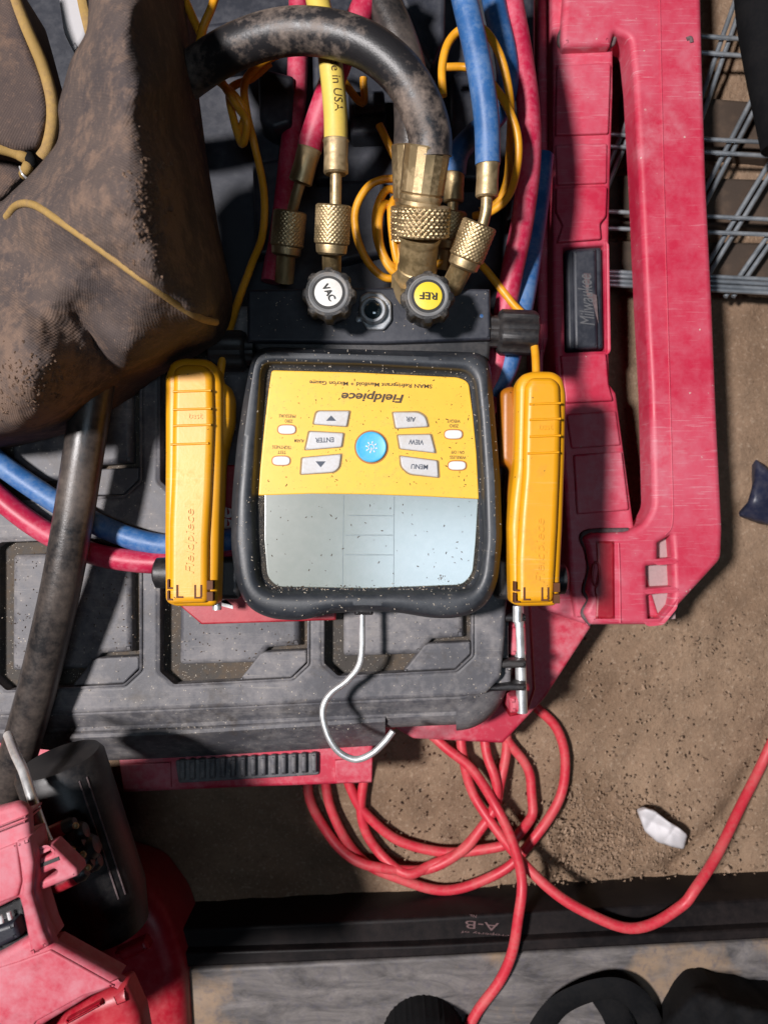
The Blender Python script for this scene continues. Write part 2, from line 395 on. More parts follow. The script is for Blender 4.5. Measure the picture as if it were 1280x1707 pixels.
# canvas
def canvas(name, a, b, dirt, amt, spots=()):
    m, nt, p = new_mat(name); co = coords(nt)
    n1 = noise(nt, co, 16, 7, .65, .3); n2 = noise(nt, co, 130, 6, .7); n4 = noise(nt, co, 40, 8, .75)
    c = mix(nt, ramp(nt, n1, .35, .65), a, b)
    k = math_n(nt, 'ADD', math_n(nt, 'MULTIPLY', n4, .6), math_n(nt, 'MULTIPLY', n2, .4))
    for q, rad in spots:
        vd = nd(nt, 'ShaderNodeVectorMath', operation='DISTANCE'); nt.links.new(co, vd.inputs[0]); vd.inputs[1].default_value = q
        k = math_n(nt, 'ADD', k, math_n(nt, 'MULTIPLY', math_n(nt, 'MAXIMUM', math_n(nt, 'SUBTRACT', 1, math_n(nt, 'DIVIDE', vd.outputs['Value'], rad)), 0), .14))
    c = mix(nt, math_n(nt, 'MULTIPLY', ramp(nt, k, .50, .62), amt), c, dirt)
    c = mix(nt, math_n(nt, 'MULTIPLY', ramp(nt, noise(nt, co, 420, 4, .7), .58, .74), .5), c, tuple(x*1.5 for x in dirt))
    nt.links.new(c, p.inputs['Base Color']); p.inputs['Roughness'].default_value = .92; p.inputs['Specular IOR Level'].default_value = .15
    w1 = nd(nt, 'ShaderNodeTexWave', wave_type='BANDS', bands_direction='X'); w2 = nd(nt, 'ShaderNodeTexWave', wave_type='BANDS', bands_direction='Y')
    mp = nd(nt, 'ShaderNodeMapping'); mp.inputs['Rotation'].default_value = (0, 0, .6); nt.links.new(co, mp.inputs[0])
    for w in (w1, w2):
        w.inputs['Scale'].default_value = 215; w.inputs['Distortion'].default_value = 1.2; nt.links.new(mp.outputs[0], w.inputs['Vector'])
    h = math_n(nt, 'ADD', math_n(nt, 'MULTIPLY', math_n(nt, 'ADD', w1.outputs['Fac'], w2.outputs['Fac']), .22), math_n(nt, 'MULTIPLY', k, 2.2))
    bump(nt, p, h, .55, .0010); return m
M['canvas'] = canvas('brown_canvas', (.070, .057, .056), (.118, .088, .074), (.22, .145, .105), .65, [(tuple(W(250, 300, .33)), .05), (tuple(W(40, 640, .27)), .07), (tuple(W(250, 400, .33)), .04), (tuple(W(120, 370, .3)), .03)])
M['canvas2'] = canvas('greyish_canvas', (.055, .044, .045), (.115, .082, .068), (.19, .12, .085), .6)
# floor
m, nt, p = new_mat('dirty_floor'); co = coords(nt)
n1 = noise(nt, co, 5, 6, .6, .4); n2 = noise(nt, co, 40, 8, .7); n3 = noise(nt, co, 260, 5, .7)
c = mix(nt, ramp(nt, n1, .35, .68), (.20, .127, .080), (.40, .275, .185)); c = mix(nt, math_n(nt, 'MULTIPLY', ramp(nt, n2, .45, .7), .7), c, (.20, .135, .09))
c = mix(nt, math_n(nt, 'MULTIPLY', ramp(nt, n3, .55, .72), .7), c, (.50, .38, .28)); c = mix(nt, math_n(nt, 'MULTIPLY', ramp(nt, n3, .25, .42, (1, 1, 1, 1), (0, 0, 0, 1)), .6), c, (.07, .045, .03))
nt.links.new(c, p.inputs['Base Color']); p.inputs['Roughness'].default_value = .9; p.inputs['Specular IOR Level'].default_value = .2
bump(nt, p, math_n(nt, 'ADD', math_n(nt, 'MULTIPLY', n2, 1.6), n3), .8, .003); M['floor'] = m
# worn galvanised sill
m, nt, p = new_mat('worn_metal_sill'); co = coords(nt)
mp = nd(nt, 'ShaderNodeMapping'); mp.inputs['Scale'].default_value = (1, 3.2, 1); nt.links.new(co, mp.inputs[0])
n1 = noise(nt, mp.outputs[0], 18, 8, .7, .6); n2 = noise(nt, co, 140, 6, .7); n4 = noise(nt, co, 11, 5, .6)
c = mix(nt, ramp(nt, n1, .35, .65), (.055, .050, .050), (.20, .18, .172)); c = mix(nt, math_n(nt, 'MULTIPLY', ramp(nt, n4, .55, .66), .8), c, (.30, .205, .13))
c = mix(nt, math_n(nt, 'MULTIPLY', ramp(nt, n2, .5, .7), .6), c, (.085, .08, .10)); nt.links.new(c, p.inputs['Base Color']); p.inputs['Roughness'].default_value = .62
bump(nt, p, n1, .3, .001); M['sill'] = m

# ------------------------------------------------------------------ the setting
def floor_sheet():
    n = 440; xs = np.linspace(-1.0, 1.0, n); X, Y = np.meshgrid(xs, xs)
    Z = -.005+.0035*np.sin(X*9+1)*np.sin(Y*7+2)+.0016*np.sin(X*31+Y*17)
    for k in range(22):
        f = rng.uniform(40, 330); a = rng.uniform(0, 6.28); Z += .035/f*np.sin(f*(X*math.cos(a)+Y*math.sin(a))+rng.uniform(0, 6.28)+1.5*np.sin(X*f*.21+k))
    Z += rng.uniform(-.0005, .0005, Z.shape)
    def groove(P, w, d):
        nonlocal Z
        P = [W(x, y, 0) for x, y in P]
        for a, b in zip(P, P[1:]):
            ax, ay, bx, by = a.x, a.y, b.x, b.y; L2 = (bx-ax)**2+(by-ay)**2
            t = np.clip(((X-ax)*(bx-ax)+(Y-ay)*(by-ay))/L2, 0, 1); D = np.hypot(X-ax-t*(bx-ax), Y-ay-t*(by-ay)); Z -= d*np.exp(-(D/w)**2)
    groove([(944, 1330), (946, 1410), (936, 1490)], .006, .006); groove([(1300, 1200), (1225, 1360), (1130, 1450), (1000, 1500)], .010, .006)
    groove([(700, 1330), (780, 1400), (850, 1450)], .012, .005); groove([(1130, 900), (1180, 860), (1260, 850)], .01, .004)
    V = np.c_[X.ravel(), Y.ravel(), Z.ravel()]; I = np.arange(n*n).reshape(n, n)
    F = np.stack([I[:-1, :-1], I[:-1, 1:], I[1:, 1:], I[1:, :-1]], -1).reshape(-1, 4).tolist()
    o = mesh('floor', V.tolist(), F, M['floor'], None, 180); tag(o, 'brown dusty concrete floor under everything', None, kind='structure'); return o
floor_sheet()
pts = []
for k in range(2600):
    px, py = random.uniform(640, 1290), random.uniform(1020, 1480)
    if random.random() < .45: px, py = random.gauss(1000, 70), random.gauss(1400, 45)
    q = W(px, py, 0); q.z = -.001; pts.append(q)
chips('floor_grit', pts, .0034, M['pebble'], flat=.6, long=1.3, lo=.15)['label'] = 'loose pale grit scattered over the brown floor'
pts = []
for k in range(70):
    px, py = (random.gauss(985, 45), random.gauss(1395, 50)) if k < 45 else (random.uniform(900, 1280), random.uniform(1060, 1470))
    q = W(px, py, 0); q.z = -.004; pts.append(q)
chips('floor_clods', pts, .009, M['pebble'], flat=.7, long=1.2, lo=.35)['label'] = 'small brown clods and stones on the floor beside the cord'
# black steel rail and worn sill along the bottom
rail = thing('steel_rail', W(840, 1530, .0), 'black painted steel rail with faint upside down A-B lettering across the bottom', 'rail')
plate('bar', [(200, 1553), (700, 1531), (1340, 1495), (1340, 1556), (700, 1592), (200, 1612)], -.01, .048, M['beam'], rail, .003)
plate('lip', [(200, 1592), (700, 1577), (1340, 1544), (1340, 1562), (700, 1596), (200, 1618)], .0, .058, M['beam'], rail, .002)
text('lettering', 'A-B', 803, 1543, 56, .0482, 175, M['faint'], rail, h=13, thick=.0002)
text('lettering', 'Property of', 808, 1556, 80, .0482, 175, M['faint'], rail, h=5, thick=.0002)
text('lettering', 'No.', 788, 1527, 12, .0482, 175, M['faint'], rail, h=5, thick=.0002)
sill = plate('metal_sill', [(200, 1622), (700, 1598), (1340, 1566), (1340, 1800), (200, 1800)], -.01, .055, M['sill'], None, .003)
tag(recentre(sill), 'worn grey metal sill with rust stains along the bottom edge', 'sill')

# ------------------------------------------------------------------ black-lidded hard case
Z_LID = .150; Z_BASE = .098
hc = thing('hard_case', W(400, 950, .03), 'dusty black lid with moulded pockets on a red case below the gauge', 'case')
base = plate('red_base', [(-120, 540), (850, 540), (862, 1000), (862, 1150), (800, 1190), (700, 1208), (640, 1214), (622, 1240), (620, 1306), (420, 1313), (205, 1322), (198, 1268), (-120, 1290)], .03, Z_BASE, M['red_base'], hc, .003)
plate('base_flange', [(660, 900), (900, 900), (962, 1004), (985, 1046), (908, 1165), (838, 1240), (689, 1232), (660, 1216)], .0, .060, M['red_base'], hc, .003)
def pocket(dx, dy): return [(267+dx, 905+dy), (283+dx, 893+dy), (490+dx, 886+dy), (513+dx, 902+dy), (513+dx, 1106+dy), (486+dx, 1131+dy), (291+dx, 1141+dy), (267+dx, 1119+dy)]
offs = [(-279, 10), (0, 0), (273, -14), (-279, -305), (0, -318), (273, -330)]
lid_out = [(-120, 520), (800, 500), (838, 540), (850, 900), (842, 1060), (836, 1130), (810, 1158), (770, 1163), (600, 1170), (400, 1180), (100, 1192), (-120, 1198)]
lid = plate('lid', lid_out, .105, Z_LID, M['lid'], hc, .004, 6, [pocket(*o) for o in offs], 3)
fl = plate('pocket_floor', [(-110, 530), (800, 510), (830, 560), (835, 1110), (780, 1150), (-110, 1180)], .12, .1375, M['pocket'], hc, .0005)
for dx, dy in offs:
    i1 = plate('raised_panel', [(300+dx, 915+dy), (498+dx, 908+dy), (500+dx, 1077+dy, 3), (448+dx, 1080+dy, 2), (438+dx, 1092+dy, 2), (428+dx, 1105+dy, 2), (299+dx, 1109+dy)], .136, .1475, M['lid'], hc, .0045, 8)
    plate('corner_pad', [(434+dx, 1090+dy), (442+dx, 1087+dy), (511+dx, 1084+dy), (511+dx, 1104+dy), (486+dx, 1129+dy), (400+dx, 1133+dy)], .136, .1482, M['lid'], hc, .0012, 2)
    rim = pocket(dx, dy)
    c = np.mean(rim, axis=0); path = [W(*(c+(np.array(q)-c)*1.012), Z_LID+.0002) for q in round_poly(rim+[], 4, 3)]
    path.append(path[0]); tube('pocket_rim', path, .0011, M['lid'], hc, 6)
# sloped front of the lid, built as a profile swept along its front edge
def sweep(name, stations, prof, mat, parent):
    """stations: list of (x, [(y,z)...])"""
    V, F = [], []; n = len(prof)
    for s in stations:
        for (dy, z) in prof: V.append(W(s[0], s[1]+dy, z))
    for i in range(len(stations)-1):
        for k in range(n-1): F.append([i*n+k, (i+1)*n+k, (i+1)*n+k+1, i*n+k+1])
    o = mesh(name, V, F, mat, parent, 25); return o
front = [(-120, 1190), (100, 1184), (250, 1178), (400, 1171), (550, 1164), (640, 1161), (760, 1156)]
sweep('front_slope', front, [(0, .1485), (9, .1475), (30, .136), (36, .1355), (46, .130), (52, .115), (52, .10)], M['lid'], hc)
V = []; n = 14
for k in range(n+1):
    a = math.pi/2*k/n; ux, uy = math.sin(a), math.cos(a)
    for (d, z) in ((0, .1485), (9, .1475), (34, .136), (46, .132), (58, .122), (62, .10)): V.append(W(760+ux*(52+d*.72), 1096+uy*(60+d)-0*d, z))
F = [[i*6+k, (i+1)*6+k, (i+1)*6+k+1, i*6+k+1] for i in range(n) for k in range(5)]
mesh('corner_slope', V, F, M['lid'], hc, 25)
lip = [(112, 1222), (200, 1219), (330, 1213), (460, 1205), (560, 1199), (642, 1194)]
sweep('front_lip', lip, [(-4, .128), (0, .136), (3, .1375), (9, .1375), (12, .1355), (30, .117), (48, .100), (48, .09)], M['lid'], hc)
plate('front_tab', [(88, 1216), (118, 1213), (122, 1262), (100, 1254), (60, 1250), (60, 1225)], .1, .134, M['lid'], hc, .003)
# ribbed grey grip under the lip
plate('grip_recess', [(292, 1268), (532, 1255), (532, 1292), (298, 1306)], .095, .1005, M['lid'], hc, .001, 5)
rib_me = None
for k in range(14):
    t = k/13; x = 303+t*220; y0 = 1268-t*12; y1 = 1302-t*13
    o = plate('grip_rib', [(x-4.5, y0), (x+4.5, y0), (x+4.5, y1), (x-4.5, y1)], .1, .1055, M['lid'], hc, .0018, 2)
plate('base_corner', [(558, 1268), (621, 1262), (620, 1304), (559, 1306)], .097, .1015, M['red_base'], hc, .0012)
plate('base_corner', [(200, 1276), (284, 1271), (286, 1313), (206, 1318)], .097, .1015, M['red_base'], hc, .0012)
# hinge
tube('hinge_pin', [W(863, 1008, .128), W(866, 1080, .128), W(868, 1130, .128), W(870, 1188, .128)], .0045, M['steel'], hc, 14)
for (y0, y1) in ((1038, 1094), (1162, 1190)):
    plate('hinge_knuckle', [(849, y0), (877, y0), (879, y1), (851, y1)], .098, .131, M['red_base'], hc, .004, 3)
plate('hinge_base', [(846, 1000), (885, 1000), (893, 1150), (880, 1190), (850, 1196)], .03, .098, M['red_deep'], hc, .003)
for (y0, y1) in ((1028, 1036), (1104, 1114), (1143, 1152)):
    plate('hinge_leaf', [(806, y0+3), (850, y0-3), (877, y0-2), (877, y1), (850, y1), (806, y1+2)], .11, .147, M['black'], hc, .002, 1)
plate('hinge_plate', [(806, 1114), (852, 1110), (852, 1144), (806, 1146)], .11, .139, M['lid'], hc, .003, 1)
plate('hinge_plate', [(806, 1040), (848, 1036), (848, 1098), (806, 1102)], .11, .137, M['lid'], hc, .003, 1)
# red badge on the lid with its white lettering
badge = plate('badge', [(300, 775), (560, 775), (560, 1034), (336, 1041), (300, 1010)], .146, .1525, M['red_deep'], hc, .0012)
text('lettering', 'Milwaukee', 372, 930, 170, .1526, 90, M['white'], badge, h=34, thick=.0003, shear=.3, bold=.02)

# ------------------------------------------------------------------ dark case behind the hoses
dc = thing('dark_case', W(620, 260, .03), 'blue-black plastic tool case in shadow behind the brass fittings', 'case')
plate('body', [(-200, -120), (892, -120), (892, 500), (880, 520), (-200, 530)], .03, .105, M['dark'], dc, .004)  # stretched left as an added dark backing, keeping the gap beside the bag black
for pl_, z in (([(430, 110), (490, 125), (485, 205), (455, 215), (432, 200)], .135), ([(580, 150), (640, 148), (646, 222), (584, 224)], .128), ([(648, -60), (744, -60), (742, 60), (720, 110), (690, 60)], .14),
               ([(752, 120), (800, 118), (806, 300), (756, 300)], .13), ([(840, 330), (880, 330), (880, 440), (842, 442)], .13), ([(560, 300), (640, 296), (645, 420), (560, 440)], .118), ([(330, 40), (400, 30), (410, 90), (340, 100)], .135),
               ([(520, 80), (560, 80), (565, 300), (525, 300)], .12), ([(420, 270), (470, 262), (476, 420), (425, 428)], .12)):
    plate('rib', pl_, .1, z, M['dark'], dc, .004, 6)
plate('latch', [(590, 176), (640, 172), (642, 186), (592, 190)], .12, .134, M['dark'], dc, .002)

# ------------------------------------------------------------------ red case with a carry handle
rc = thing('handle_case', W(1060, 500, .0), 'dusty red plastic case with long carry handle and black latch', 'case')
ZB = .075; ZH = .087
body_out = [(918, -140), (921, 100), (924, 300), (922, 500), (926, 600), (938, 760), (948, 880), (952, 980), (948, 1014), (905, 1000), (890, 1016), (985, 1046), (1090, 1050), (1150, 1000), (1060, 900), (1040, 760), (1027, 655), (1016, 640), (1015, 400), (1018, 300), (1022, 150), (1022, 60), (1060, 30), (1150, 0), (1150, -140)]
# main body: straight left wall
plate('body', [(918, -140), (921, 100), (922, 300), (921, 500), (925, 600), (938, 760), (946, 880), (952, 980), (960, 1030), (1100, 1030), (1060, 900), (1041, 760), (1027, 655), (1016, 640), (1015, 585), (1015, 400), (1017, 300), (1022, 150), (1022, 60), (1060, 30), (1150, -10), (1150, -140)], -.005, ZB, M['red'], rc, .0035,
      holes=[[(939, 412), (1007, 408), (1010, 584), (942, 587)]], hcorner=3, hz0=.055)
plate('side_flange', [(888, 985), (960, 960), (985, 1044), (900, 1016)], .0, .065, M['red'], rc, .004, 3)
plate('side_wall', [(897, -140), (912, -140), (915, 560), (905, 600), (897, 640)], .0, .058, M['red'], rc, .004, 3)
hand = [(1166, -140), (1172, 100), (1178, 300), (1188, 500), (1196, 700), (1205, 880, 10), (1203, 932, 10), (1102, 1042, 6), (985, 1042, 4), (974, 1022), (984, 1000), (977, 985), (985, 950), (979, 915), (972, 897), (984, 889), (1046, 887, 8), (1074, 872, 10), (1088, 845, 10), (1087, 800), (1083, 650), (1075, 500), (1066, 300), (1057, 130), (1050, 62, 10), (1024, 52, 5), (1018, 74), (938, 77), (935, 62), (950, -140)]
sockets = [[(1097, 905), (1118, 893), (1121, 930), (1097, 932)], [(1078, 944), (1120, 940), (1122, 978), (1079, 980)], [(1079, 993), (1122, 988), (1118, 1010), (1100, 1032), (1082, 1034)]]
handle = plate('handle', hand, .055, ZH, M['red'], rc, .005, 4, sockets, 2, steps=4)
plate('socket_floor', [(1074, 890), (1126, 890), (1126, 1032), (1078, 1036)], .04, .073, plain('dusty_socket', (.40, .27, .27), .8), rc, .001)
# strips coloured dark for the shadow in the gaps, and ridges
def strip(name, pts, r, mat, z=None, parent=rc, seg=8): return tube(name, [Vector(p) for p in catmull([tuple(W(*(p if len(p) > 2 else (*p, z)))) for p in pts], 6)], r, mat, parent, seg)
M['gap'] = dirty('grey_gap', (.085, .06, .065), (.22, .16, .15), .7, .8, 120, bmp=.4)
strip('gap_strip', [(1046, 884), (984, 886), (970, 897), (978, 918), (982, 950), (974, 985), (981, 1000), (971, 1022), (984, 1040)], .0024, M['gap'], ZB+.003)
strip('gap_strip', [(944, -20), (940, 40), (933, 62), (938, 78), (980, 80), (1016, 76), (1024, 60)], .0026, M['gap'], ZB+.003)
strip('ridge', [(1098, -60), (1100, 60), (1103, 200), (1108, 400), (1114, 600), (1119, 780), (1120, 870), (1108, 892)], .0008, M['red'], ZH)
strip('ridge', [(1030, 905), (1032, 960), (1033, 1038)], .0012, M['red'], ZH)
strip('handle_seam', [(1062, 330, .060), (1069, 500, .060), (1076, 650, .060), (1081, 800, .060)], .0030, M['gap'])
plate('inner_panel', [(990, 900), (1026, 900), (1027, 1034), (990, 1034), (992, 1000), (988, 985), (994, 950)], .06, ZH+.0008, M['red_deep'], rc, .003, 3)
tube('boss', [W(993+6*math.cos(a), 957+20*math.sin(a), ZH+.001) for a in np.linspace(0, 6.283, 25)], .0011, M['red_deep'], rc, 8)
# stepped pads along the spine
for pts_, z in (([(928, 108), (1018, 104), (1014, 222), (926, 225)], .1635), ([(926, 240), (1012, 238), (1011, 305), (928, 308)], .1625), ([(927, 312), (1012, 309), (1010, 360), (1000, 372), (1002, 398), (928, 404), (938, 375), (927, 352)], .1645),
               ([(934, 592), (1010, 588), (1014, 640), (1022, 668), (942, 672)], .164), ([(944, 690), (1026, 684), (1034, 742), (952, 748)], .1628), ([(956, 758), (1036, 752), (1048, 850), (962, 858)], .1640)):
    plate('spine_pad', pts_, .07, z-.085, M['red'], rc, .0016, 4)
lt = plate('latch', [(943, 415), (1003, 411), (1006, 581), (946, 584)], .05, .073, M['dark'], rc, .003, 5)
plate('latch_ridge', [(954, 416), (994, 413), (997, 580), (957, 582)], .06, .0765, M['dark'], lt, .003, 3)
text('lettering', 'Milwaukee', 976, 500, 86, .0766, 94, M['etch'], lt, h=24, thick=.0002, shear=.35)
mesh('bolt_mark', [W(958+14, 455, .0767), W(984, 456, .0767), W(980, 486, .0767), W(994, 492, .0767), W(997, 540, .0767), W(986, 500, .0767), W(978, 494, .0767)], [[0, 1, 2, 6], [2, 3, 5, 6], [3, 4, 5]], M['gap'], lt)
strip('scuff', [(1143, 66), (1150, 64), (1152, 72)], .002, M['gap'], ZH-.0005)

# ------------------------------------------------------------------ galvanised wire shelf behind the handle case
ws = thing('wire_shelf', W(1150, 300, 0), 'galvanised wire grid shelf behind the red carry handle', 'shelf')
for (y0, y1) in ((48, 72), (75, 100), (223, 240), (243, 263), (352, 368), (380, 393), (452, 468), (459, 476), (467, 484), (474, 491)):
    tube('cross_wire', [W(900, y0-4, .035), W(1000, y0, .035), W(1330, y1, .035)], .0021, M['wire'], ws, 8)
for (xa, ya, xm, ym, xb, yb) in ((1246, -60, 1174, 146, 1060, 470), (1330, 17, 1180, 305, 1078, 500), (1330, 192, 1189, 423, 1142, 500), (1330, 324, 1265, 413, 1208, 495), (1110, 45, 1058, 170, 950, 430)):
    for d in (0, 13):
        tube('long_wire', [W(xa+d, ya, .029), W(xm+d, ym, .029), W(xb+d, yb, .029)], .0023, M['wire'], ws, 8)
for i, (pp, lab) in enumerate((([(1040, 150), (1330, 175), (1330, 270), (1040, 240)], 'stained wooden board under the wire shelf, topmost of three'), ([(1010, 290), (1330, 300), (1330, 380), (1010, 372)], 'stained wooden board under the middle of the wire shelf'), ([(1010, 400), (1330, 405), (1330, 480), (1010, 470)], 'stained wooden board under the nearest wires of the shelf'))):
    o = plate('wooden_board', pp, -.01, .014, M['tan_wood'], None, .003); tag(recentre(o), lab, 'board', 'boards under the wire shelf')
o = tube('black_pipe', tube_path([(1262, -60, .08), (1276, 60, .08), (1312, 240, .08)], 8), .022, M['strap'], None, 20); tag(recentre(o), 'thick black pipe at the top right corner above the wire shelf', 'pipe')
# ------------------------------------------------------------------ hoses
def hose_text(path, r, body, s0, size, ang, mat, parent, name='lettering'):
    fr = frames(path); L = [0]
    for a, b in zip(path, path[1:]): L.append(L[-1]+(b-a).length)
    V, F, d = text_verts(body, res=3); out = []; sc = size/d[0]
    for x, y, _ in V:
        s = s0+(x+d[0]/2)*sc; i = int(np.clip(np.searchsorted(L, s)-1, 0, len(path)-2)); t = (s-L[i])/(L[i+1]-L[i])
        p_ = path[i].lerp(path[i+1], t); tt, u, v = fr[i]; a = ang-y*sc/r
        out.append(p_+(u*math.cos(a)+v*math.sin(a))*(r+.00025))
    return mesh(name, out, F, mat, parent)
def fitting(t, top, stem_end, nut_top, nut_bot, neck, r_f, r_s, r_n, r_neck, bm=M['brass'], bend=None):
    """ferrule, bent stem, knurled nut and neck; all arguments px points with heights"""
    a, b = W(*top[0]), W(*top[1]); L = (b-a).length
    lathe('ferrule', a, b, [(0, r_f*.8), (0, r_f*.99), (.0012, r_f*1.06), (.0025, r_f), (L*.5, r_f*.96), (L*.82, r_f), (L*.95, r_f), (L, r_f*.85), (L, r_f*.4)], bm, t, 24)
    pth = [b-(b-a)*.05]+([W(*q) for q in bend] if bend else [])+[W(*stem_end)]
    tube('stem', [Vector(q) for q in catmull(pth, 8)], r_s, bm, t, 18)
    n0, n1 = W(*nut_top), W(*nut_bot)
    knurl('knurled_nut', n0, n1, r_n, bm, t, N=26, open_top=.004, amp=.0005)
    d = (n1-n0).normalized(); e = W(*neck); 
    lathe('nut_collar', n1-d*.001, n1+d*.008, [(0, r_n*.88), (.002, r_n*.9), (.0065, r_n*.86), (.008, r_n*.7), (.008, r_n*.3)], bm, t, 28)
    tube('port_neck', [n1, n1.lerp(e, .5), e], r_neck, M['brass_dull'], t, 20)
# yellow
t = thing('yellow_hose', W(553, 440, .19), 'yellow rubber refrigerant hose printed Made in USA with brass fitting', 'hose')
yp = tube_path([(516, -60, .235), (532, 10, .238), (546, 70, .238), (554, 130, .236), (559, 190, .234), (560, 236, .232)], 10)
tube('hose', yp, .0082, M['yellow_hose'], t, 24)
hose_text(yp, .0082, 'Made in USA', .0625, .044, -.35, M['ink'], t)
fitting(t, ((560, 232, .2315), (560, 291, .229)), (559, 362, .221), (556, 341, .2235), (553, 408, .215), (553, 462, .190), .0086, .0040, .0126, .0070)
# left red
t = thing('red_hose', W(480, 420, .17), 'red refrigerant hose passing under the yellow hose with shadowed brass nut', 'hose')
tube('hose', tube_path([(640, -60, .205), (612, 0, .205), (575, 80, .202), (545, 160, .2), (522, 226, .192), (516, 248, .19)], 8), .0094, M['red_hose'], t, 20)
fitting(t, ((517, 245, .19), (500, 306, .182)), (482, 372, .166), (484, 352, .17), (478, 412, .163), (474, 470, .15), .0090, .0042, .0130, .0075, bend=[(493, 330, .177)])
# dim second red hose
t = tube('red_hose', tube_path([(500, -60, .125), (497, 60, .122), (494, 160, .12), (482, 260, .118), (470, 360, .116), (452, 470, .115)], 8), .0085, M['red_hose'], None, 18)
tag(recentre(t), 'red hose in deep shadow left of the brass fittings', 'hose')
# big black hose (one run: arch, under the bag, down the left)
t = thing('black_hose', W(700, 470, .17), 'thick mud-caked black hose arching over into a brass fitting', 'hose')
tube('hose', tube_path([(210, 210, .17), (262, 172, .195), (322, 122, .22), (385, 82, .238), (460, 56, .25), (535, 54, .256), (610, 76, .26), (668, 122, .26), (702, 178, .256), (716, 226, .25), (717, 262, .246)], 12), .0147, M['black_hose'], t, 32)
a, b = W(713, 243, .2475), W(701, 333, .233); L = (b-a).length; br = M['brass']
lathe('ferrule', a, b, [(0, .0140), (0, .0154), (.0010, .0160), (.003, .0158), (L*.35, .0156), (L*.78, .0150), (L*.86, .0152), (L*.9, .0140), (L, .0138), (L, .008)], br, t, 16, angle=20)
a2, b2 = W(702, 325, .2345), W(699, 345, .231)
lathe('neck_ring', a2, b2, [(0, .0128), (0, .0148), (.002, .0150), (.004, .0142), (.0065, .0152), (.0085, .0142), (.0085, .008)], br, t, 32)
knurl('knurled_nut', W(707, 342, .2315), W(704, 396, .2225), .0188, br, t, N=30, amp=.0011, tip=.8)
a, b = W(701, 390, .223), W(692, 478, .190); L = (b-a).length
lathe('port_pipe', a, b, [(0, .008), (0, .0146), (.003, .0150), (.005, .0140), (.007, .0138), (L*.6, .0138), (L*.62, .0146), (L, .0146), (L, .006)], M['brass_dull'], t, 32)
lathe('port_hex', W(692, 462, .197), W(690, 490, .185), [(0, .012), (0, .0175), (.014, .0175), (.014, .01)], M['brass_dull'], t, 6, angle=10)
t = thing('black_hose', W(680, 470, .15), 'second dusty black hose behind the arching one with its own brass ferrule', 'hose')
tube('hose', tube_path([(604, -60, .2), (635, 0, .202), (662, 60, .203), (680, 120, .202), (687, 190, .2), (686, 250, .197)], 9), .0135, M['black_hose2'], t, 26)
a, b = W(686, 240, .1975), W(686, 352, .18); L = (b-a).length
lathe('ferrule', a, b, [(0, .011), (0, .0142), (.001, .0150), (L*.8, .0140), (L*.85, .0128), (L, .0128), (L, .006)], br, t, 16, angle=20)
knurl('knurled_nut', W(690, 342, .182), W(689, 402, .171), .0178, br, t, N=30, amp=.0010, tip=.8)
lathe('port_pipe', W(689, 398, .172), W(686, 480, .155), [(0, .006), (0, .0125), (.055, .0125), (.055, .006)], M['brass_dull'], t, 28)
# left black hose
t = tube('black_hose', tube_path([(180, 520, .2), (165, 600, .205), (150, 690, .2), (136, 780, .198), (122, 870, .195), (104, 970, .19), (84, 1060, .182), (62, 1150, .174), (38, 1235, .165), (14, 1310, .155), (-20, 1400, .13)], 10), .0145, M['black_hose2'], None, 28)
tag(recentre(t), 'thick black hose running down the left edge beside the yellow clamp', 'hose')
# blue in front
t = thing('blue_hose', W(760, 470, .18), 'blue refrigerant hose with angled knurled brass nut beside the yellow-labelled knob', 'hose')
tube('hose', tube_path([(762, -60, .236), (774, 0, .238), (790, 70, .238), (803, 140, .236), (811, 205, .233), (813, 274, .229)], 10), .0089, M['blue_hose'], t, 24)
fitting(t, ((813, 271, .229), (811, 330, .226)), (796, 398, .218), (800, 372, .2215), (776, 432, .2125), (752, 480, .190), .0080, .0040, .0128, .0082, bend=[(810, 350, .225), (805, 372, .2222)])
# second blue, ends in a small fitting behind
t = thing('blue_hose', W(750, 450, .16), 'second blue hose crossing behind the first to a dull small fitting', 'hose')
tube('hose', tube_path([(812, -60, .18), (826, 20, .18), (842, 90, .18), (845, 140, .178), (828, 190, .172), (790, 225, .168), (764, 255, .168), (757, 292, .168)], 10), .0088, M['blue_hose'], t, 20)
fitting(t, ((757, 288, .168), (755, 338, .165)), (752, 380, .16), (753, 352, .163), (748, 402, .157), (742, 450, .15), .0082, .0042, .0120, .0075, bm=M['brass_dull'])
# right red / blue running under the gauge and out on the left
t = tube('red_hose', tube_path([(842, -60, .175), (852, 0, .175), (868, 90, .175), (880, 180, .175), (882, 270, .173), (870, 370, .17), (852, 460, .166), (838, 540, .161), (822, 640, .1605), (770, 760, .1605), (660, 850, .1605), (520, 912, .161), (390, 934, .161), (300, 938, .162), (230, 936, .162), (160, 924, .162), (100, 900, .163), (50, 870, .163), (0, 830, .163), (-60, 775, .163)], 8), .0088, M['red_hose'], None, 20)
tag(recentre(t), 'long dark red hose beside the red case, passing under the gauge to the left edge', 'hose')
t = tube('blue_hose', tube_path([(905, 260, .12), (898, 330, .125), (888, 400, .135), (876, 480, .15), (858, 560, .160), (830, 640, .1605), (740, 740, .1605), (620, 820, .1605), (480, 878, .161), (380, 900, .161), (300, 910, .161), (240, 903, .161), (185, 884, .161), (120, 852, .162), (60, 815, .162), (0, 772, .162), (-60, 720, .162)], 8), .0088, M['blue_hose'], None, 20)
tag(recentre(t), 'long blue hose above the red one, coming out left under the canvas bag', 'hose')

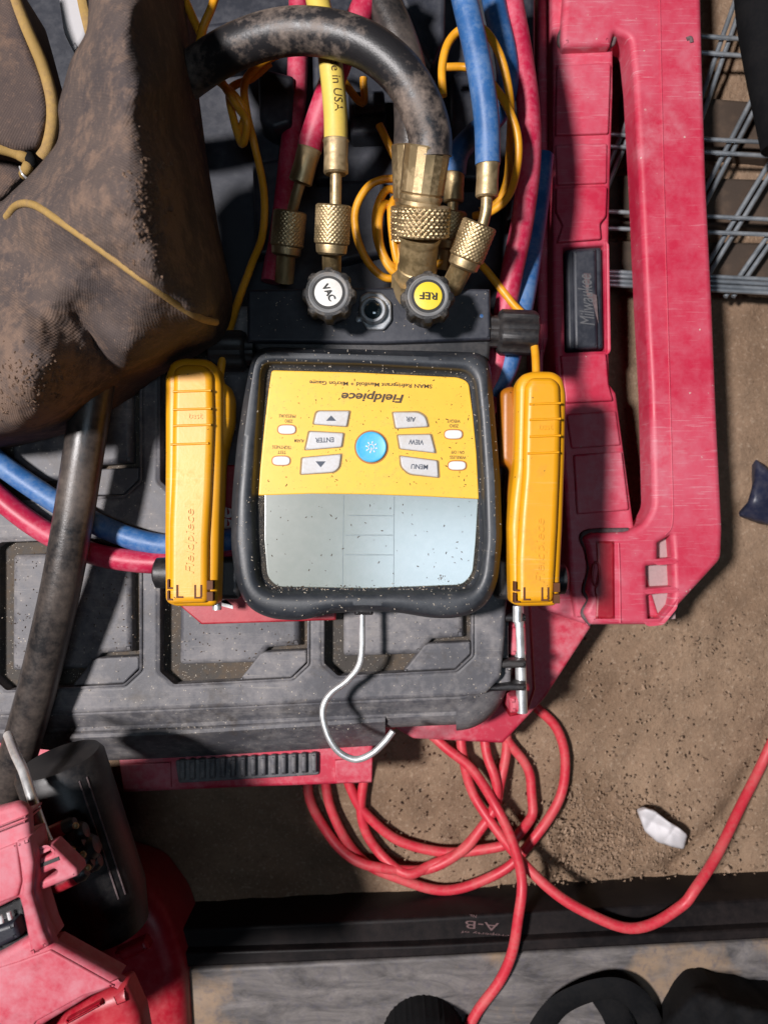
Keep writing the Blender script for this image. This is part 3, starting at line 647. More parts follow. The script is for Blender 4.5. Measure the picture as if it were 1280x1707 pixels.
# ------------------------------------------------------------------ manifold gauge
Z_G = .212
g = thing('manifold_gauge', W(620, 800, .172), 'black digital manifold gauge with yellow keypad face and grey screen', 'gauge')
out = [(440, 579, 14), (620, 584), (800, 588, 16), (816, 604, 8), (823, 680), (833, 800), (836, 900), (828, 975, 16), (806, 1014, 22), (765, 1030, 22), (720, 1030, 20), (664, 1020, 16), (600, 1018), (545, 1022, 16), (505, 1034, 18), (450, 1031, 22), (412, 1012, 22), (394, 970, 18), (386, 905), (388, 830), (396, 740), (408, 660), (418, 610, 8), (424, 588, 8)]
inn = [(441, 606, 9), (600, 609), (776, 619, 10), (790, 634, 10), (797, 700), (803, 800), (806, 900), (800, 960, 12), (786, 984, 14), (620, 987), (450, 986, 14), (430, 968, 14), (425, 900), (423, 830), (428, 740), (434, 660), (436, 620)]
OUT = round_poly(out, 10, 4); INN = round_poly(inn, 8, 4)
def resample(P, n=220):
    P = np.array(P); P = np.r_[P, P[:1]]; d = np.r_[0, np.cumsum(np.linalg.norm(np.diff(P, axis=0), axis=1))]
    s = np.linspace(0, d[-1], n, endpoint=False); return np.c_[np.interp(s, d, P[:, 0]), np.interp(s, d, P[:, 1])]
def smooth_loop(P, k=2):
    for _ in range(k): P = (np.roll(P, 1, 0)+2*P+np.roll(P, -1, 0))/4
    return P
def by_angle(P, n=240):
    R = resample(P, 1500); c = np.array([615., 800.]); a = np.arctan2(R[:, 1]-c[1], (R[:, 0]-c[0])*1.15); o = np.argsort(a); R = R[o]; a = a[o]
    t = np.linspace(-math.pi, math.pi, n, endpoint=False)
    return np.c_[np.interp(t, a, R[:, 0], period=2*math.pi), np.interp(t, a, R[:, 1], period=2*math.pi)]
A = smooth_loop(by_angle(OUT)); B = smooth_loop(by_angle(INN), 1)
def wl(P, z): return [W(x, y, z) for x, y in P]
c0 = np.array([615., 800.])
def sc(P, d):
    v = P-c0; return P+v/np.linalg.norm(v, axis=1, keepdims=True)*d
rows = [(sc(A, -22), .172), (sc(A, -6), .175), (sc(A, 1), .184), (sc(A, 1), .197), (A-0, .2035), (sc(A, -3), .208), (sc(A, -8), .2112), (A*.7+B*.3, .2124), (A*.42+B*.58, .2126), (A*.2+B*.8, .2118), (A*.08+B*.92, .2098), (B, .2065), (sc(B, -3), .2035), (sc(B, -12), .2015), (sc(B, -25), .2012)]
V, F = [], []; n = len(A)
for P, z in rows: V += wl(P, z)
for k in range(len(rows)-1):
    for i in range(n): F.append([k*n+i, k*n+(i+1) % n, (k+1)*n+(i+1) % n, (k+1)*n+i])
F.append([i for i in range(n)])
boot = mesh('rubber_boot', V, F, M['boot'], g, 50)
bez = plate('bezel', [tuple(p) for p in sc(B, -1)[::2]], .195, .2024, M['bezel'], g, .0006)
yel = [(453, 617, 5), (600, 621), (765, 629, 9), (781, 637, 8), (788, 690), (794, 755), (798, 832, 2), (700, 827), (610, 824), (520, 823), (431, 826, 2), (434, 780), (441, 710), (448, 650)]
face = plate('keypad_face', yel, .2, .2036, M['panel'], g, .0007, 3)
lcd = plate('screen', [(441, 824), (520, 822), (610, 823), (700, 826), (797, 831), (793, 900), (788, 955, 10), (772, 975, 12), (620, 981), (462, 978, 12), (446, 962, 10), (441, 900)], .2, .2031, M['lcd'], g, .0004, 3)
ZF = .2036
def line(name, p, q, w, z, mat, parent):
    a, b = W(*p, z), W(*q, z); d = (b-a).normalized(); nrm = Vector((-d.y, d.x, 0))*w/2
    return mesh(name, [a-nrm, b-nrm, b+nrm, a+nrm], [[0, 1, 2, 3]], mat, parent)
M['lcd_line'] = plain('lcd_line', (.15, .19, .20), .5)
for p_, q_ in (((573, 826), (571, 979)), ((657, 828), (656, 979)), ((581, 859), (655, 860)), ((575, 892), (655, 892)), ((575, 925), (655, 925))):
    line('screen_line', p_, q_, .00042 if p_[0] != q_[0] and abs(p_[1]-q_[1]) > 50 else .00055, .20325, M['lcd_line'], lcd)
G_T = 180-1.9
text('lettering', 'Fieldpiece', 621, 661, 104, ZF, G_T, M['ink'], face, h=18.5, shear=.22, bold=.028)
text('lettering', 'SMAN Refrigerant Manifold + Micron Gauge', 618, 640, 204, ZF, G_T, M['ink'], face, h=8.8, bold=.018)
btn = {'up': [(528, 685, 7), (583, 685), (578, 711), (523, 707)], 'ENTER': [(516, 719), (573, 722), (569.5, 745), (509, 750)], 'down': [(504, 763), (569, 757), (566, 779, 8), (557, 787, 6), (502, 791)],
       'AIR': [(655, 687), (697, 687, 6), (709, 694, 6), (714, 711), (660, 714)], 'VIEW': [(663, 725), (718, 724), (726, 755), (667, 748)], 'MENU': [(667, 760), (729, 768), (731, 796), (682, 790, 8), (669, 778, 6)]}
cen = {}
for k, pts_ in btn.items():
    cxy = np.mean([q[:2] for q in pts_], axis=0); cen[k] = cxy
    big = [tuple(cxy+(np.array(q[:2])-cxy)*(1+3/np.linalg.norm(np.array(q[:2])-cxy)))+((q[2],) if len(q) > 2 else ()) for q in pts_]
    plate('button_rim', big, .203, ZF+.0002, M['ink'] if False else dirty('rim_'+k.lower(), (.30, .20, .07), (.2, .12, .04), .5, .6, 260), face, .0001, 3.5)
    b_ = plate('button', pts_, .203, ZF+.0016, M['button'], g, .0010, 3.5)
    if k in ('AIR', 'VIEW', 'ENTER', 'MENU'):
        w_ = {'AIR': 16, 'VIEW': 25, 'ENTER': 31, 'MENU': 28}[k]; cc = {'AIR': (684.5, 699), 'VIEW': (693.5, 737), 'ENTER': (541, 733.5), 'MENU': (699, 778)}[k]
        text('lettering', k, cc[0], cc[1], w_, ZF+.0016, 180-(3 if k != 'ENTER' else -1.5), M['ink_grey'], b_, h=8.2, bold=.02, thick=.0002)
def tri(cx, cy, w, h, up):
    z = ZF+.00175; s = -1 if up else 1
    return [W(cx-w/2, cy-s*h/2, z), W(cx+w/2, cy-s*h/2, z), W(cx, cy+s*h/2, z)]
mesh('arrow', tri(552, 697, 17, 9, True), [[0, 1, 2]], M['ink_grey'], g); mesh('arrow', tri(534.5, 774, 17, 10, False), [[0, 1, 2]], M['ink_grey'], g)
pa = W(619, 745.5, .2032); pw_r = 25.8*mpp(.205)
lathe('button_rim', pa, pa+Vector((0, 0, .01)), [(0, pw_r*1.1), (.0008, pw_r*1.1), (.0008, pw_r*.9)], M['clamp_dark'], face, 48)
pb = lathe('power_button', pa, pa+Vector((0, 0, .01)), [(0, pw_r), (.0016, pw_r), (.0024, pw_r*.965), (.0028, pw_r*.90), (.0025, pw_r*.8), (.0022, pw_r*.4), (.0022, .0001)], M['power'], g, 56)
zz = .20565
tube('power_symbol', [W(619+4.6*math.sin(a), 745.5+4.6*math.cos(a), zz) for a in np.linspace(.6, 5.68, 24)], .00035, M['white'], pb, 6)
line('power_symbol', (619, 746), (619, 751.5), .0007, zz+.0002, M['white'], pb)
for k in range(8):
    a = k*math.pi/4+.2; line('sun_ray', (619+6.5*math.cos(a), 745.5+6.5*math.sin(a)), (619+10*math.cos(a), 745.5+10*math.sin(a)), .0008, zz+.0002, M['white'], pb)
for (x, y) in ((478.4, 716), (469, 768), (756, 724), (762, 776)):
    P = [(x+14.5*math.copysign(abs(math.cos(a))**.6, math.cos(a)), y+7.4*math.copysign(abs(math.sin(a))**.75, math.sin(a))) for a in np.linspace(0, 6.283, 28, endpoint=False)]
    Q = [(x+(p[0]-x)*1.13, y+(p[1]-y)*1.2) for p in P]
    plate('button_rim', Q, .203, ZF+.0002, M['clamp_dark'], face, .0001); plate('small_button', P, .203, ZF+.0011, M['white_disc'], g, .0007)
for s_, x, y, w_ in (('PRESSURE', 479, 693.5, 28), ('ZERO', 481.5, 702, 13), ('TIGHTNESS', 470, 745.5, 32), ('TEST', 470, 754, 14), ('ALARM', 499, 735, 16), ('WEIGHT', 756, 702, 22), ('ZERO', 756.5, 710, 15), ('ON / OFF', 762.6, 754, 22), ('WIRELESS', 763, 762.5, 27)):
    text('lettering', s_, x, y, w_, ZF, G_T, M['ink'], face, h=5.4, bold=.012, thick=.00015)
# manifold block with valves
blk = plate('manifold_block', [(412, 482), (660, 478), (817, 481), (818, 566), (640, 572), (412, 570)], .158, .190, M['dark'], g, .0022, 2)
plate('block_step', [(412, 556), (820, 556), (816, 600), (430, 590)], .165, .183, M['black'], g, .003)
for (p0, p1, r_) in ((W(815, 553, .178), W(894, 556, .178), .0165), (W(425, 585, .176), W(352, 585, .176), .0150)):
    L = (p1-p0).length
    lathe('side_knob', p0, p1, [(0, r_*.5), (0, r_*.72), (.006, r_*.72), (.007, r_*.9), (.009, r_), (L-.004, r_), (L-.001, r_*.95), (L, r_*.85), (L, .001)], M['black'], g, 60, lob=lambda a, s: 1+.05*math.tanh(3*math.cos(9*a)))
def valve(px, py, label, disc, tm, rot):
    zt = .2375; top = W(px, py, zt); b = Vector((top.x, top.y, .189)); s = mpp(zt); R = 43*s
    up = Vector((0, 0, 1))
    v = lathe('valve_knob', b, b+up, [(0, R*.62), (.017, R*.66), (.020, R*.70), (.026, R*.82), (.030, R*.99), (.040, R*1.03), (.0455, R*.98), (.0472, R*.90), (.0475, R*.80), (.0470, R*.76), (.0470, .001)], M['knob'], g, 108,
              lob=lambda a, s_: 1+(.062*math.tanh(2.6*math.cos(8*a))-.02 if s_ > .024 and s_ < .0472 else 0), angle=40)
    lathe('ring', b+up*.0465, b+up, [(0, R*.80), (.0015, R*.79), (.0020, R*.74), (.0013, R*.68), (.0008, R*.62), (.0008, .001)], M['grey_ring'], v, 48)
    lathe('groove', b+up*.0468, b+up, [(0, R*.66), (.0009, R*.65), (.0009, .001)], M['ink_black'], v, 48)
    lathe('label_disc', b+up*.0469, b+up, [(0, R*.54), (.0014, R*.54), (.0016, R*.51), (.0016, .001)], disc, v, 48)
    text('lettering', label, px, py, 29, zt+.00115-.0002, rot, tm, v, h=12, bold=.008, thick=.0002)
valve(547.5, 487, 'VAC', M['white_disc'], M['ink_black'], -62)
valve(713.5, 493, 'REF', M['yellow_disc'], M['ink_black'], 177)
sg = W(622, 521, .190); up = Vector((0, 0, 1))
plate('sight_plate', [(600, 494), (612, 486), (636, 488), (652, 504), (653, 534), (640, 550), (612, 549), (598, 528)], .188, .1935, M['steel_dull'], g, .0012, 5)
lathe('sight_ring', sg+up*.003, sg+up, [(0, .0105), (.0045, .0100), (.0058, .0088), (.0058, .0070), (.004, .0066), (.004, .001)], M['steel_dull'], g, 40)
lathe('sight_lens', sg+up*.0065, sg+up, [(0, .0068), (.0018, .0058), (.0028, .0036), (.0031, .0005)], M['sight'], g, 32)
for a in (.6, 3.6): lathe('screw', W(622+27*math.cos(a), 521-27*math.sin(a), .193), W(622+27*math.cos(a), 521-27*math.sin(a), .193)+up, [(0, .0022), (.001, .0021), (.0014, .001), (.0014, .0002)], M['steel_dull'], g, 12)
o = lathe('cap_dot', W(802, 527, .1895), W(802, 527, .1895)+up, [(0, .0016), (.0006, .0014), (.0008, .0005)], M['blue_hose'], g, 16)
# wire hook
hk = tube_path([(604, 990, .180), (603.5, 1040, .181), (603, 1085, .182), (597, 1112, .183), (578, 1135, .184), (552, 1155, .185), (539, 1178, .186), (540, 1205, .187), (551, 1235, .188), (568, 1256, .188), (594, 1266, .188), (620, 1256, .188), (640, 1238, .188), (655, 1219, .188)], 8)
tube('hanging_hook', hk, .0025, M['steel'], g, 14)
plate('hook_socket', [(590, 1004), (622, 1004), (622, 1026), (590, 1026)], .172, .186, M['black'], g, .003, 3)
for (x0, x1, y0, y1) in ((352, 400, 930, 1000), (826, 866, 930, 1000)): plate('clamp_mount', [(x0, y0), (x1, y0), (x1, y1), (x0, y1)], .168, .186, M['black'], g, .004, 8)
for (cx, cy) in ((268, 955), (940, 965)):
    a = W(cx-10 if cx < 600 else cx+4, cy, .182); b = W(cx+40 if cx < 600 else cx-40, cy, .182)
    lathe('mount_end', a, b, [(0, .001), (0, .008), (.002, .0115), (.02, .0125), (.02, .001)], M['black'], g, 32)

# ------------------------------------------------------------------ pipe clamps
def clamp(outl, inner, jaw, jaw_z, grooves, gx, tx, slots, label, jmat, hinge):
    xs = [p[0] for p in outl]; ys = [p[1] for p in outl]
    t = thing('pipe_clamp', W(sum(xs)/len(xs), sum(ys)/len(ys), .176), label, 'clamp', 'yellow pipe clamps on the gauge')
    b = plate('upper_jaw', outl, .190, .208, M['clamp'], t, .0055, 8, steps=5)
    plate('grip_face', inner, .2, .2135, M['clamp'], t, .0050, 10, steps=5)
    plate('lower_jaw', jaw, jaw_z[0], jaw_z[1], jmat, t, .005, 12, steps=4)
    for y in grooves:
        dx = (y[1] if isinstance(y, tuple) else 0); yy = y[0] if isinstance(y, tuple) else y
        tube('grip_ridge', [W(gx[0]+dx, yy+1, .2134), W((gx[0]+gx[1])/2, yy, .2136), W(gx[1]+dx, yy-1, .2134)], .0009, M['clamp'], t, 8)
    text('lettering', 'Fieldpiece', tx[0], tx[1], 108, .2136, 90, M['clamp'], t, h=19, thick=.0006, shear=.2)
    text('lettering', 'test', tx[0]+8, tx[2], 24, .2136, 0, M['clamp'], t, h=9, thick=.0005)
    for s in slots: plate('slot', s, .2, .2139, M['clamp_dark2'], t, .0001)
    lathe('pivot_rod', W(*hinge, .182), W(hinge[0], hinge[1]+26, .182), [(0, .0035), (.012, .0035), (.012, .0005)], M['steel'], t, 14)
    return t
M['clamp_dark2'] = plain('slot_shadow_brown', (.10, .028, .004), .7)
def slots(x, y, s=1):
    def bar(a, b, c, d): return [(x+a, y+b), (x+c, y+b), (x+c, y+d), (x+a, y+d)]
    return [bar(0, 0, 3, 16), bar(3, 13, 9, 16), bar(0, 19, 3, 35), bar(3, 32, 9, 35), bar(15, 9, 18.5, 31), bar(18.5, 28, 27, 31), bar(45, 9, 48, 32), bar(48, 29, 57, 32), bar(55, 9, 58, 29), bar(66, 2, 76, 17), bar(66, 21, 76, 36)]
clamp([(274, 625), (284, 602), (304, 595), (345, 597), (362, 610), (369, 640), (369, 760), (366, 860), (364, 950), (362, 1006), (354, 1012), (290, 1012), (274, 1004), (273, 900), (274, 760)],
      [(288, 615), (303, 606), (340, 607), (354, 622), (356, 700), (354, 760), (351, 830), (347, 900), (346, 1006), (280, 1008), (281, 880), (285, 780), (286, 700)],
      [(330, 640), (362, 632), (376, 638), (384, 660), (383, 705), (374, 738), (368, 770), (366, 830), (356, 960), (330, 960)], (.176, .2), [652, 682, 709, (740, -4)], (289, 352), (318, 902, 694), slots(279, 966), 'yellow pipe clamp on the left side of the gauge, under the canvas bag', M['clamp'], (362, 990))
clamp([(861, 640), (870, 623), (890, 617), (924, 618), (939, 628), (945, 655), (943, 760), (939, 880), (933, 1000), (926, 1011), (866, 1012), (852, 1006), (850, 940), (848, 880), (852, 830), (858, 780), (860, 700)],
      [(876, 642), (886, 628), (922, 628), (934, 640), (936, 700), (934, 780), (930, 880), (923, 1005), (862, 1007), (862, 930), (866, 860), (872, 790), (874, 700)],
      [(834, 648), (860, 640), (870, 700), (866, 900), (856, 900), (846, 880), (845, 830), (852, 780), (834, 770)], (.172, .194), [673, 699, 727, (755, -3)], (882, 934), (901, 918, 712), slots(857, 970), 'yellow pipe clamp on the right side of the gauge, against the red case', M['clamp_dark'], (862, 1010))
mesh_b = None

# ------------------------------------------------------------------ thin orange leads
def lead(name, pts, label, n=8):
    o = tube(name, tube_path(pts, n), .0031, M['cable'], None, 10); tag(recentre(o), label, 'cable'); return o
lead('clamp_cable', [(893, 640, .195), (893, 610, .192), (890, 575, .186), (880, 535, .178), (855, 507, .172), (826, 470, .17), (800, 440, .168), (770, 420, .16), (730, 440, .155), (690, 452, .155), (668, 462, .158), (640, 462, .16), (612, 435, .162), (594, 390, .164), (594, 345, .166), (620, 306, .168), (665, 298, .168), (690, 310, .166),
                     (680, 326, .166), (646, 316, .17), (628, 350, .172), (628, 395, .172), (642, 435, .172), (660, 455, .17), (666, 430, .17), (660, 380, .17), (645, 340, .17), (632, 360, .174), (634, 410, .174), (655, 445, .17), (690, 430, .16), (676, 360, .165), (664, 330, .168), (652, 345, .172), (655, 400, .172), (664, 440, .168), (668, 400, .17), (662, 330, .17), (668, 285, .17), (652, 250, .17), (632, 208, .17)],
     'orange cable of the right clamp, coiled beside the brass fittings')
lead('clamp_cable', [(800, 352, .17), (830, 336, .172), (845, 300, .174), (849, 250, .178), (851, 190, .2), (846, 140, .21), (832, 90, .215), (806, 50, .212), (772, 48, .208), (748, 70, .206), (737, 110, .206), (738, 160, .206)], 'loose orange cable loop around the blue hose')
lead('clamp_cable', [(742, 112, .165), (775, 112, .165), (800, 120, .17), (824, 145, .2), (846, 180, .208), (862, 225, .206), (862, 275, .2), (848, 325, .185), (820, 352, .175), (790, 360, .165)], 'orange cable bending right of the blue hose, smaller of the two loops')
lead('clamp_cable', [(362, 660, .186), (370, 606, .186), (380, 560, .18), (398, 500, .155), (420, 440, .145), (438, 390, .14), (440, 320, .14), (424, 240, .145), (412, 190, .16), (408, 140, .175), (430, 110, .18), (466, 90, .175), (520, 70, .17), (600, 170, .15), (606, 130, .15)], 'orange cable of the left clamp running up past the canvas bag')
lead('clamp_cable', [(300, -20, .2), (322, 30, .2), (338, 66, .2), (346, 100, .19), (372, 140, .18), (398, 180, .175), (412, 205, .175), (404, 240, .165), (390, 200, .165), (384, 150, .165), (420, 130, .17), (450, 105, .17)], 'orange cable bundle emerging from behind the canvas bag top')
lead('clamp_cable', [(364, -20, .205), (352, 15, .205), (338, 50, .203), (335, 90, .2), (360, 130, .18), (392, 160, .175), (408, 190, .17), (398, 225, .16)], 'orange cable crossing another at the top edge beside the canvas bag')

# ------------------------------------------------------------------ canvas bag
def squash(c): return [(x, y, .165+(z-.15)*.86) for x, y, z in c]
bag_ctrl = squash([(235, 0, .36), (245, 150, .37), (256, 300, .375), (268, 430, .365), (290, 495, .34), (150, 0, .335), (130, 120, .33), (110, 220, .315), (60, 300, .30), (8, 345, .28), (295, 0, .24), (318, 200, .23), (343, 330, .23), (370, 470, .235), (366, 525, .25),
    (60, 345, .325), (120, 390, .345), (180, 430, .355), (255, 485, .355), (330, 530, .31), (0, 430, .28), (60, 430, .30), (100, 480, .315), (200, 500, .325), (200, 560, .30), (300, 572, .25), (0, 735, .23), (110, 690, .245), (215, 622, .235), (0, 600, .30), (90, 600, .31), (128, 530, .29), (155, 570, .272), (190, 610, .245), (215, 585, .29), (50, 660, .30), (-60, 500, .27), (-60, 700, .24), (-60, 330, .26)])
bag = thing('canvas_bag', W(150, 400, .16), 'dirty brown canvas tool bag with yellow piping in the upper left', 'bag')
bag_out = [(152, -60), (300, -60), (300, 60), (320, 200), (344, 330), (372, 450), (374, 495), (352, 540), (300, 577), (215, 622), (190, 645), (110, 692), (40, 722), (-80, 750), (-80, 330), (2, 338), (18, 322), (42, 300), (72, 268), (98, 236), (100, 205), (96, 180), (118, 100), (146, 52)]
def folds(X):
    x, y = X[:, 0], X[:, 1]
    # seam step: the upper flap overhangs the lower panel along the piping
    t = np.clip((x-60)/(335-60), 0, 1); yl = 345+t*(530-345)+6*np.sin(t*5); d = y-yl; w = ((x > 20) & (x < 350))
    step = np.where(w, .006/(1+np.exp(-np.clip(-d/3.0, -40, 40))), 0)
    wr = .0025*np.sin((x*.8+y*.35)/17+np.sin(y/40)*1.4)*np.exp(-((y-620)/90)**2)+.0016*np.sin((x-y*.25)/23+np.sin(y/60))
    cr = -.010*np.exp(-((x-128-(y-520)*.62)/10)**2)*np.exp(-((y-575)/42)**2)+.006*np.exp(-((x-158-(y-520)*.62)/14)**2)*np.exp(-((y-575)/45)**2)
    cr = cr+.0016*np.abs(np.sin((x*.5-y*.9)/26+np.sin(x/50)))+.0012*np.abs(np.sin((x*.9+y*.45)/31+np.sin(y/33)*1.3))+.0007*np.sin(x/6.1+np.sin(y/9)*2)*np.sin(y/7.3+np.sin(x/11)*2)
    return step+wr+cr
cl, hf = pillow('flap', bag_out, bag_ctrl, M['canvas'], bag, step=6, roll=26, roll_h=.022, skirt=.055, extra=folds)
def on_bag(pts, dz): 
    P = np.array(pts, float); z = hf(P)+folds(P)+dz; return [(x, y, float(zz)) for (x, y), zz in zip(P, z)]
tube('piping', tube_path(on_bag([(12, 362), (30, 342), (58, 342), (100, 368), (150, 402), (200, 438), (250, 474), (300, 510), (330, 528), (346, 534), (360, 537)], -.0014), 8), .0024, M['piping'], bag, 10)
# second canvas panel at the left edge
b2 = thing('canvas_pouch', W(20, 120, .16), 'dark canvas pouch at the top left edge bound with yellow cord', 'bag')
c2 = [(0, 0, .25), (40, 60, .25), (70, 150, .245), (80, 220, .24), (-60, 120, .25), (0, 240, .24), (40, 255, .235)]
p2, h2 = pillow('panel', [(-90, -60), (12, -60), (50, 60), (78, 130), (88, 190), (72, 252), (30, 262), (-10, 246), (-90, 246)], c2, M['canvas2'], b2, step=7, roll=18, roll_h=.012, skirt=.06)
def on2(pts, dz): return [(x, y, float(z)+dz) for (x, y), z in zip(pts, h2(pts))]
tube('binding', tube_path(on2([(10, -60), (26, 0), (48, 55), (70, 105), (86, 160), (88, 205), (80, 245), (70, 262)], -.004), 8), .0042, M['piping'], b2, 12)
tube('binding', tube_path(on2([(-60, 232), (-10, 246), (20, 254), (40, 262)], -.004), 8), .0035, M['piping'], b2, 10)
for i, (x, y, a) in enumerate(((40, 262, .4), (52, 268, 1.2), (46, 280, 2.0))):
    tube('knot', tube_path([(x-12*math.cos(a), y-12*math.sin(a), .226), (x, y, .233), (x+12*math.cos(a), y+12*math.sin(a), .226)], 5), .0038, M['piping'] if i != 1 else M['strap'], b2, 10)
tube('split_ring', tube_path([(34, 278, .232), (38, 290, .234), (46, 298, .232)], 6), .0009, M['steel'], b2, 8)
o, _ = pillow('lower_canvas', [(-80, 255), (30, 262), (60, 280), (40, 304), (10, 335), (-80, 345)], [(0, 260, .205), (0, 340, .205), (50, 280, .2), (-60, 300, .21)], M['canvas2'], b2, step=8, roll=12, roll_h=.008, skirt=.04)
o = plate('white_pouch', [(92, -60), (150, -60), (150, 30), (146, 60), (124, 90), (104, 50), (97, 0)], .17, .205, M['sheet'], None, .004, 8); tag(recentre(o), 'white plastic sheet between the two canvas pieces at the top', 'plastic sheet')
o = tube('yellow_strap', tube_path([(128, -60, .212), (137, 0, .212), (146, 40, .212), (156, 80, .205)], 6), .0034, M['piping'], None, 10, flat=.5); tag(recentre(o), 'tan yellow strap edge beside the white plastic sheet', 'strap')

# ------------------------------------------------------------------ red extension cord
cordp = [(1330, 1170), (1300, 1215), (1268, 1275), (1235, 1340, .02), (1192, 1430, .045), (1160, 1480, .060), (1130, 1515, .060), (1052, 1546, .064), (960, 1515, .060), (884, 1452, .048), (830, 1390, .026), (786, 1320, .012), (769, 1250, .01), (776, 1200), (800, 1150), (850, 1140), (893, 1178), (928, 1212), (941, 1270), (930, 1332), (896, 1392, .011), (852, 1440, .008), (800, 1470), (730, 1482), (652, 1460), (590, 1418), (552, 1350), (540, 1290), (545, 1230), (562, 1240), (582, 1312), (612, 1360), (664, 1400), (740, 1419, .008), (806, 1414, .012), (858, 1398, .018), (885, 1358, .01), (886, 1310), (872, 1270), (845, 1232), (820, 1180), (800, 1190), (806, 1232), (822, 1290, .016), (826, 1340, .016), (800, 1380, .016), (752, 1428, .017), (690, 1452, .014), (610, 1440, .016), (545, 1390), (515, 1310), (540, 1200), (690, 1140), (800, 1140), (836, 1190), (843, 1250), (834, 1310, .012), (815, 1362, .018), (776, 1412, .018), (724, 1442, .014), (680, 1455, .018), (630, 1420), (600, 1350), (620, 1250), (660, 1205), (700, 1215), (742, 1245, .014), (795, 1292, .02), (832, 1350, .026), (858, 1415, .046), (868, 1480, .064), (862, 1550, .068), (832, 1636, .064), (784, 1705, .062), (760, 1760, .062)]
cp = [(p[0], p[1], p[2] if len(p) > 2 else .006) for p in cordp]
cpath = tube_path(cp, 8)
for i_, q in enumerate(cpath): q.x += .0011*math.sin(i_*.31+math.sin(i_*.11)*2); q.y += .0011*math.sin(i_*.27+1.3+math.sin(i_*.13)*2)
o = tube('extension_cord', cpath, .0048, M['cord'], None, 14); tag(recentre(o), 'red extension cord lying in loops on the brown floor', 'cord')
# ------------------------------------------------------------------ litter
o, _ = pillow('paper_scrap', [(1062, 1352), (1075, 1347), (1092, 1352), (1112, 1368), (1132, 1380), (1146, 1392), (1140, 1416), (1120, 1412), (1095, 1404), (1074, 1386)], [(1070, 1360, .010), (1085, 1365, .014), (1100, 1380, .010), (1115, 1390, .016), (1135, 1400, .009), (1110, 1375, .014), (1090, 1395, .006)], M['paper'], None, step=2.2, roll=5, roll_h=.003, skirt=.006, tuck=.001, smooth=4, extra=lambda X: .0035*np.abs(np.sin(X[:, 0]*.07+X[:, 1]*.05))+.0025*np.abs(np.sin(X[:, 0]*.05-X[:, 1]*.10+1))+.0004*np.sin(X[:, 0]*.3))
tag(recentre(o), 'crumpled white paper scrap on the floor', 'paper')
o, _ = pillow('plastic_shred', [(1258, 765), (1275, 775), (1300, 800), (1310, 880), (1262, 872), (1230, 860), (1245, 838), (1256, 800)], [(1260, 780, .012), (1290, 820, .02), (1240, 858, .01), (1280, 870, .014), (1262, 835, .022)], M['shred'], None, step=5, roll=7, roll_h=.004, skirt=.008, smooth=4, noise=.002)
tag(recentre(o), 'dark blue plastic shred on the floor at the right edge', 'plastic shred')
# black bag, strap and ribbed cap at the bottom edge
o, _ = pillow('black_fabric', [(1128, 1672), (1150, 1645), (1190, 1650), (1235, 1670), (1340, 1690), (1340, 1800), (1080, 1800), (1090, 1710)], [(1150, 1660, .10), (1200, 1690, .12), (1300, 1720, .12), (1100, 1740, .09), (1200, 1780, .12)], M['strap'], None, step=7, roll=22, roll_h=.02, skirt=.06, noise=.003)
tag(recentre(o), 'black fabric bundle at the bottom right corner', 'fabric')
o = tube('black_strap', tube_path([(872, 1790, .06), (890, 1735, .065), (925, 1682, .07), (975, 1655, .075), (1025, 1648, .075), (1062, 1668, .072), (1086, 1715, .068), (1094, 1790, .06)], 8), .011, M['strap'], None, 12, flat=.22); tag(recentre(o), 'black webbing strap arched over the grey sill at the bottom', 'strap')
o = tube('black_strap', tube_path([(1000, 1650, .072), (1025, 1690, .07), (1040, 1740, .066), (1042, 1790, .06)], 8), .012, M['strap'], None, 12, flat=.22); tag(recentre(o), 'shorter black strap end hanging inside the arched strap', 'strap')
a = W(705, 1800, .09); b = W(705, 1670, .075)
o = lathe('ribbed_cap', W(706, 1726, .054), W(706, 1726, .054)+up, [(0, .038), (.03, .038), (.045, .035), (.055, .026), (.058, .012), (.0585, .0005)], M['strap'], None, 96, lob=lambda a, s: 1+.012*math.cos(40*a)); tag(recentre(o), 'rounded black ribbed cap at the bottom edge left of the cord', 'cap')

# ------------------------------------------------------------------ red tool, lower left
tl = thing('power_tool', W(80, 1550, .0), 'scuffed red power tool with black barrel and steel wire bail, lower left', 'power tool')
ZT = .315
plate('lower_housing', [(-120, 1440), (120, 1440), (236, 1478), (282, 1540), (306, 1620), (316, 1800), (-120, 1800)], .0, .075, M['red_deep'], tl, .018, 20, steps=6)
plate('housing', [(-120, 1376), (0, 1347), (28, 1340, 8), (46, 1352, 8), (50, 1398), (60, 1424), (62, 1462), (60, 1484), (68, 1520), (90, 1577), (206, 1641), (150, 1664), (70, 1712), (40, 1800), (-120, 1800)], ZT-.007, ZT, M['red_pink'], tl, .004, 4, holes=[[(-60, 1542), (0, 1514), (30, 1499), (48, 1564), (0, 1592), (-60, 1620)]], hcorner=3, steps=4)
plate('side_shell', [(40, 1800), (72, 1716), (150, 1668), (208, 1646), (232, 1700), (250, 1800)], ZT-.03, ZT-.012, M['red_deep'], tl, .008, 5, steps=4)
plate('shell_rib', [(108, 1704), (166, 1672), (170, 1677), (114, 1708)], ZT-.02, ZT-.009, M['red_deep'], tl, .0015, 1)
for k, (p_, q_) in enumerate((((-20, 1385), (43, 1360)), ((-20, 1392), (42, 1368)))):
    plate('cooling_rib', [(p_[0], p_[1]), (q_[0], q_[1]), (q_[0], q_[1]+4), (p_[0], p_[1]+4)], ZT-.02, ZT+.0022, M['red_pink'], tl, .0006)
plate('step_panel', [(-60, 1434), (-10, 1420), (28, 1405), (36, 1470), (30, 1494), (-60, 1530)], ZT-.02, ZT+.0016, M['red_pink'], tl, .0012, 3)
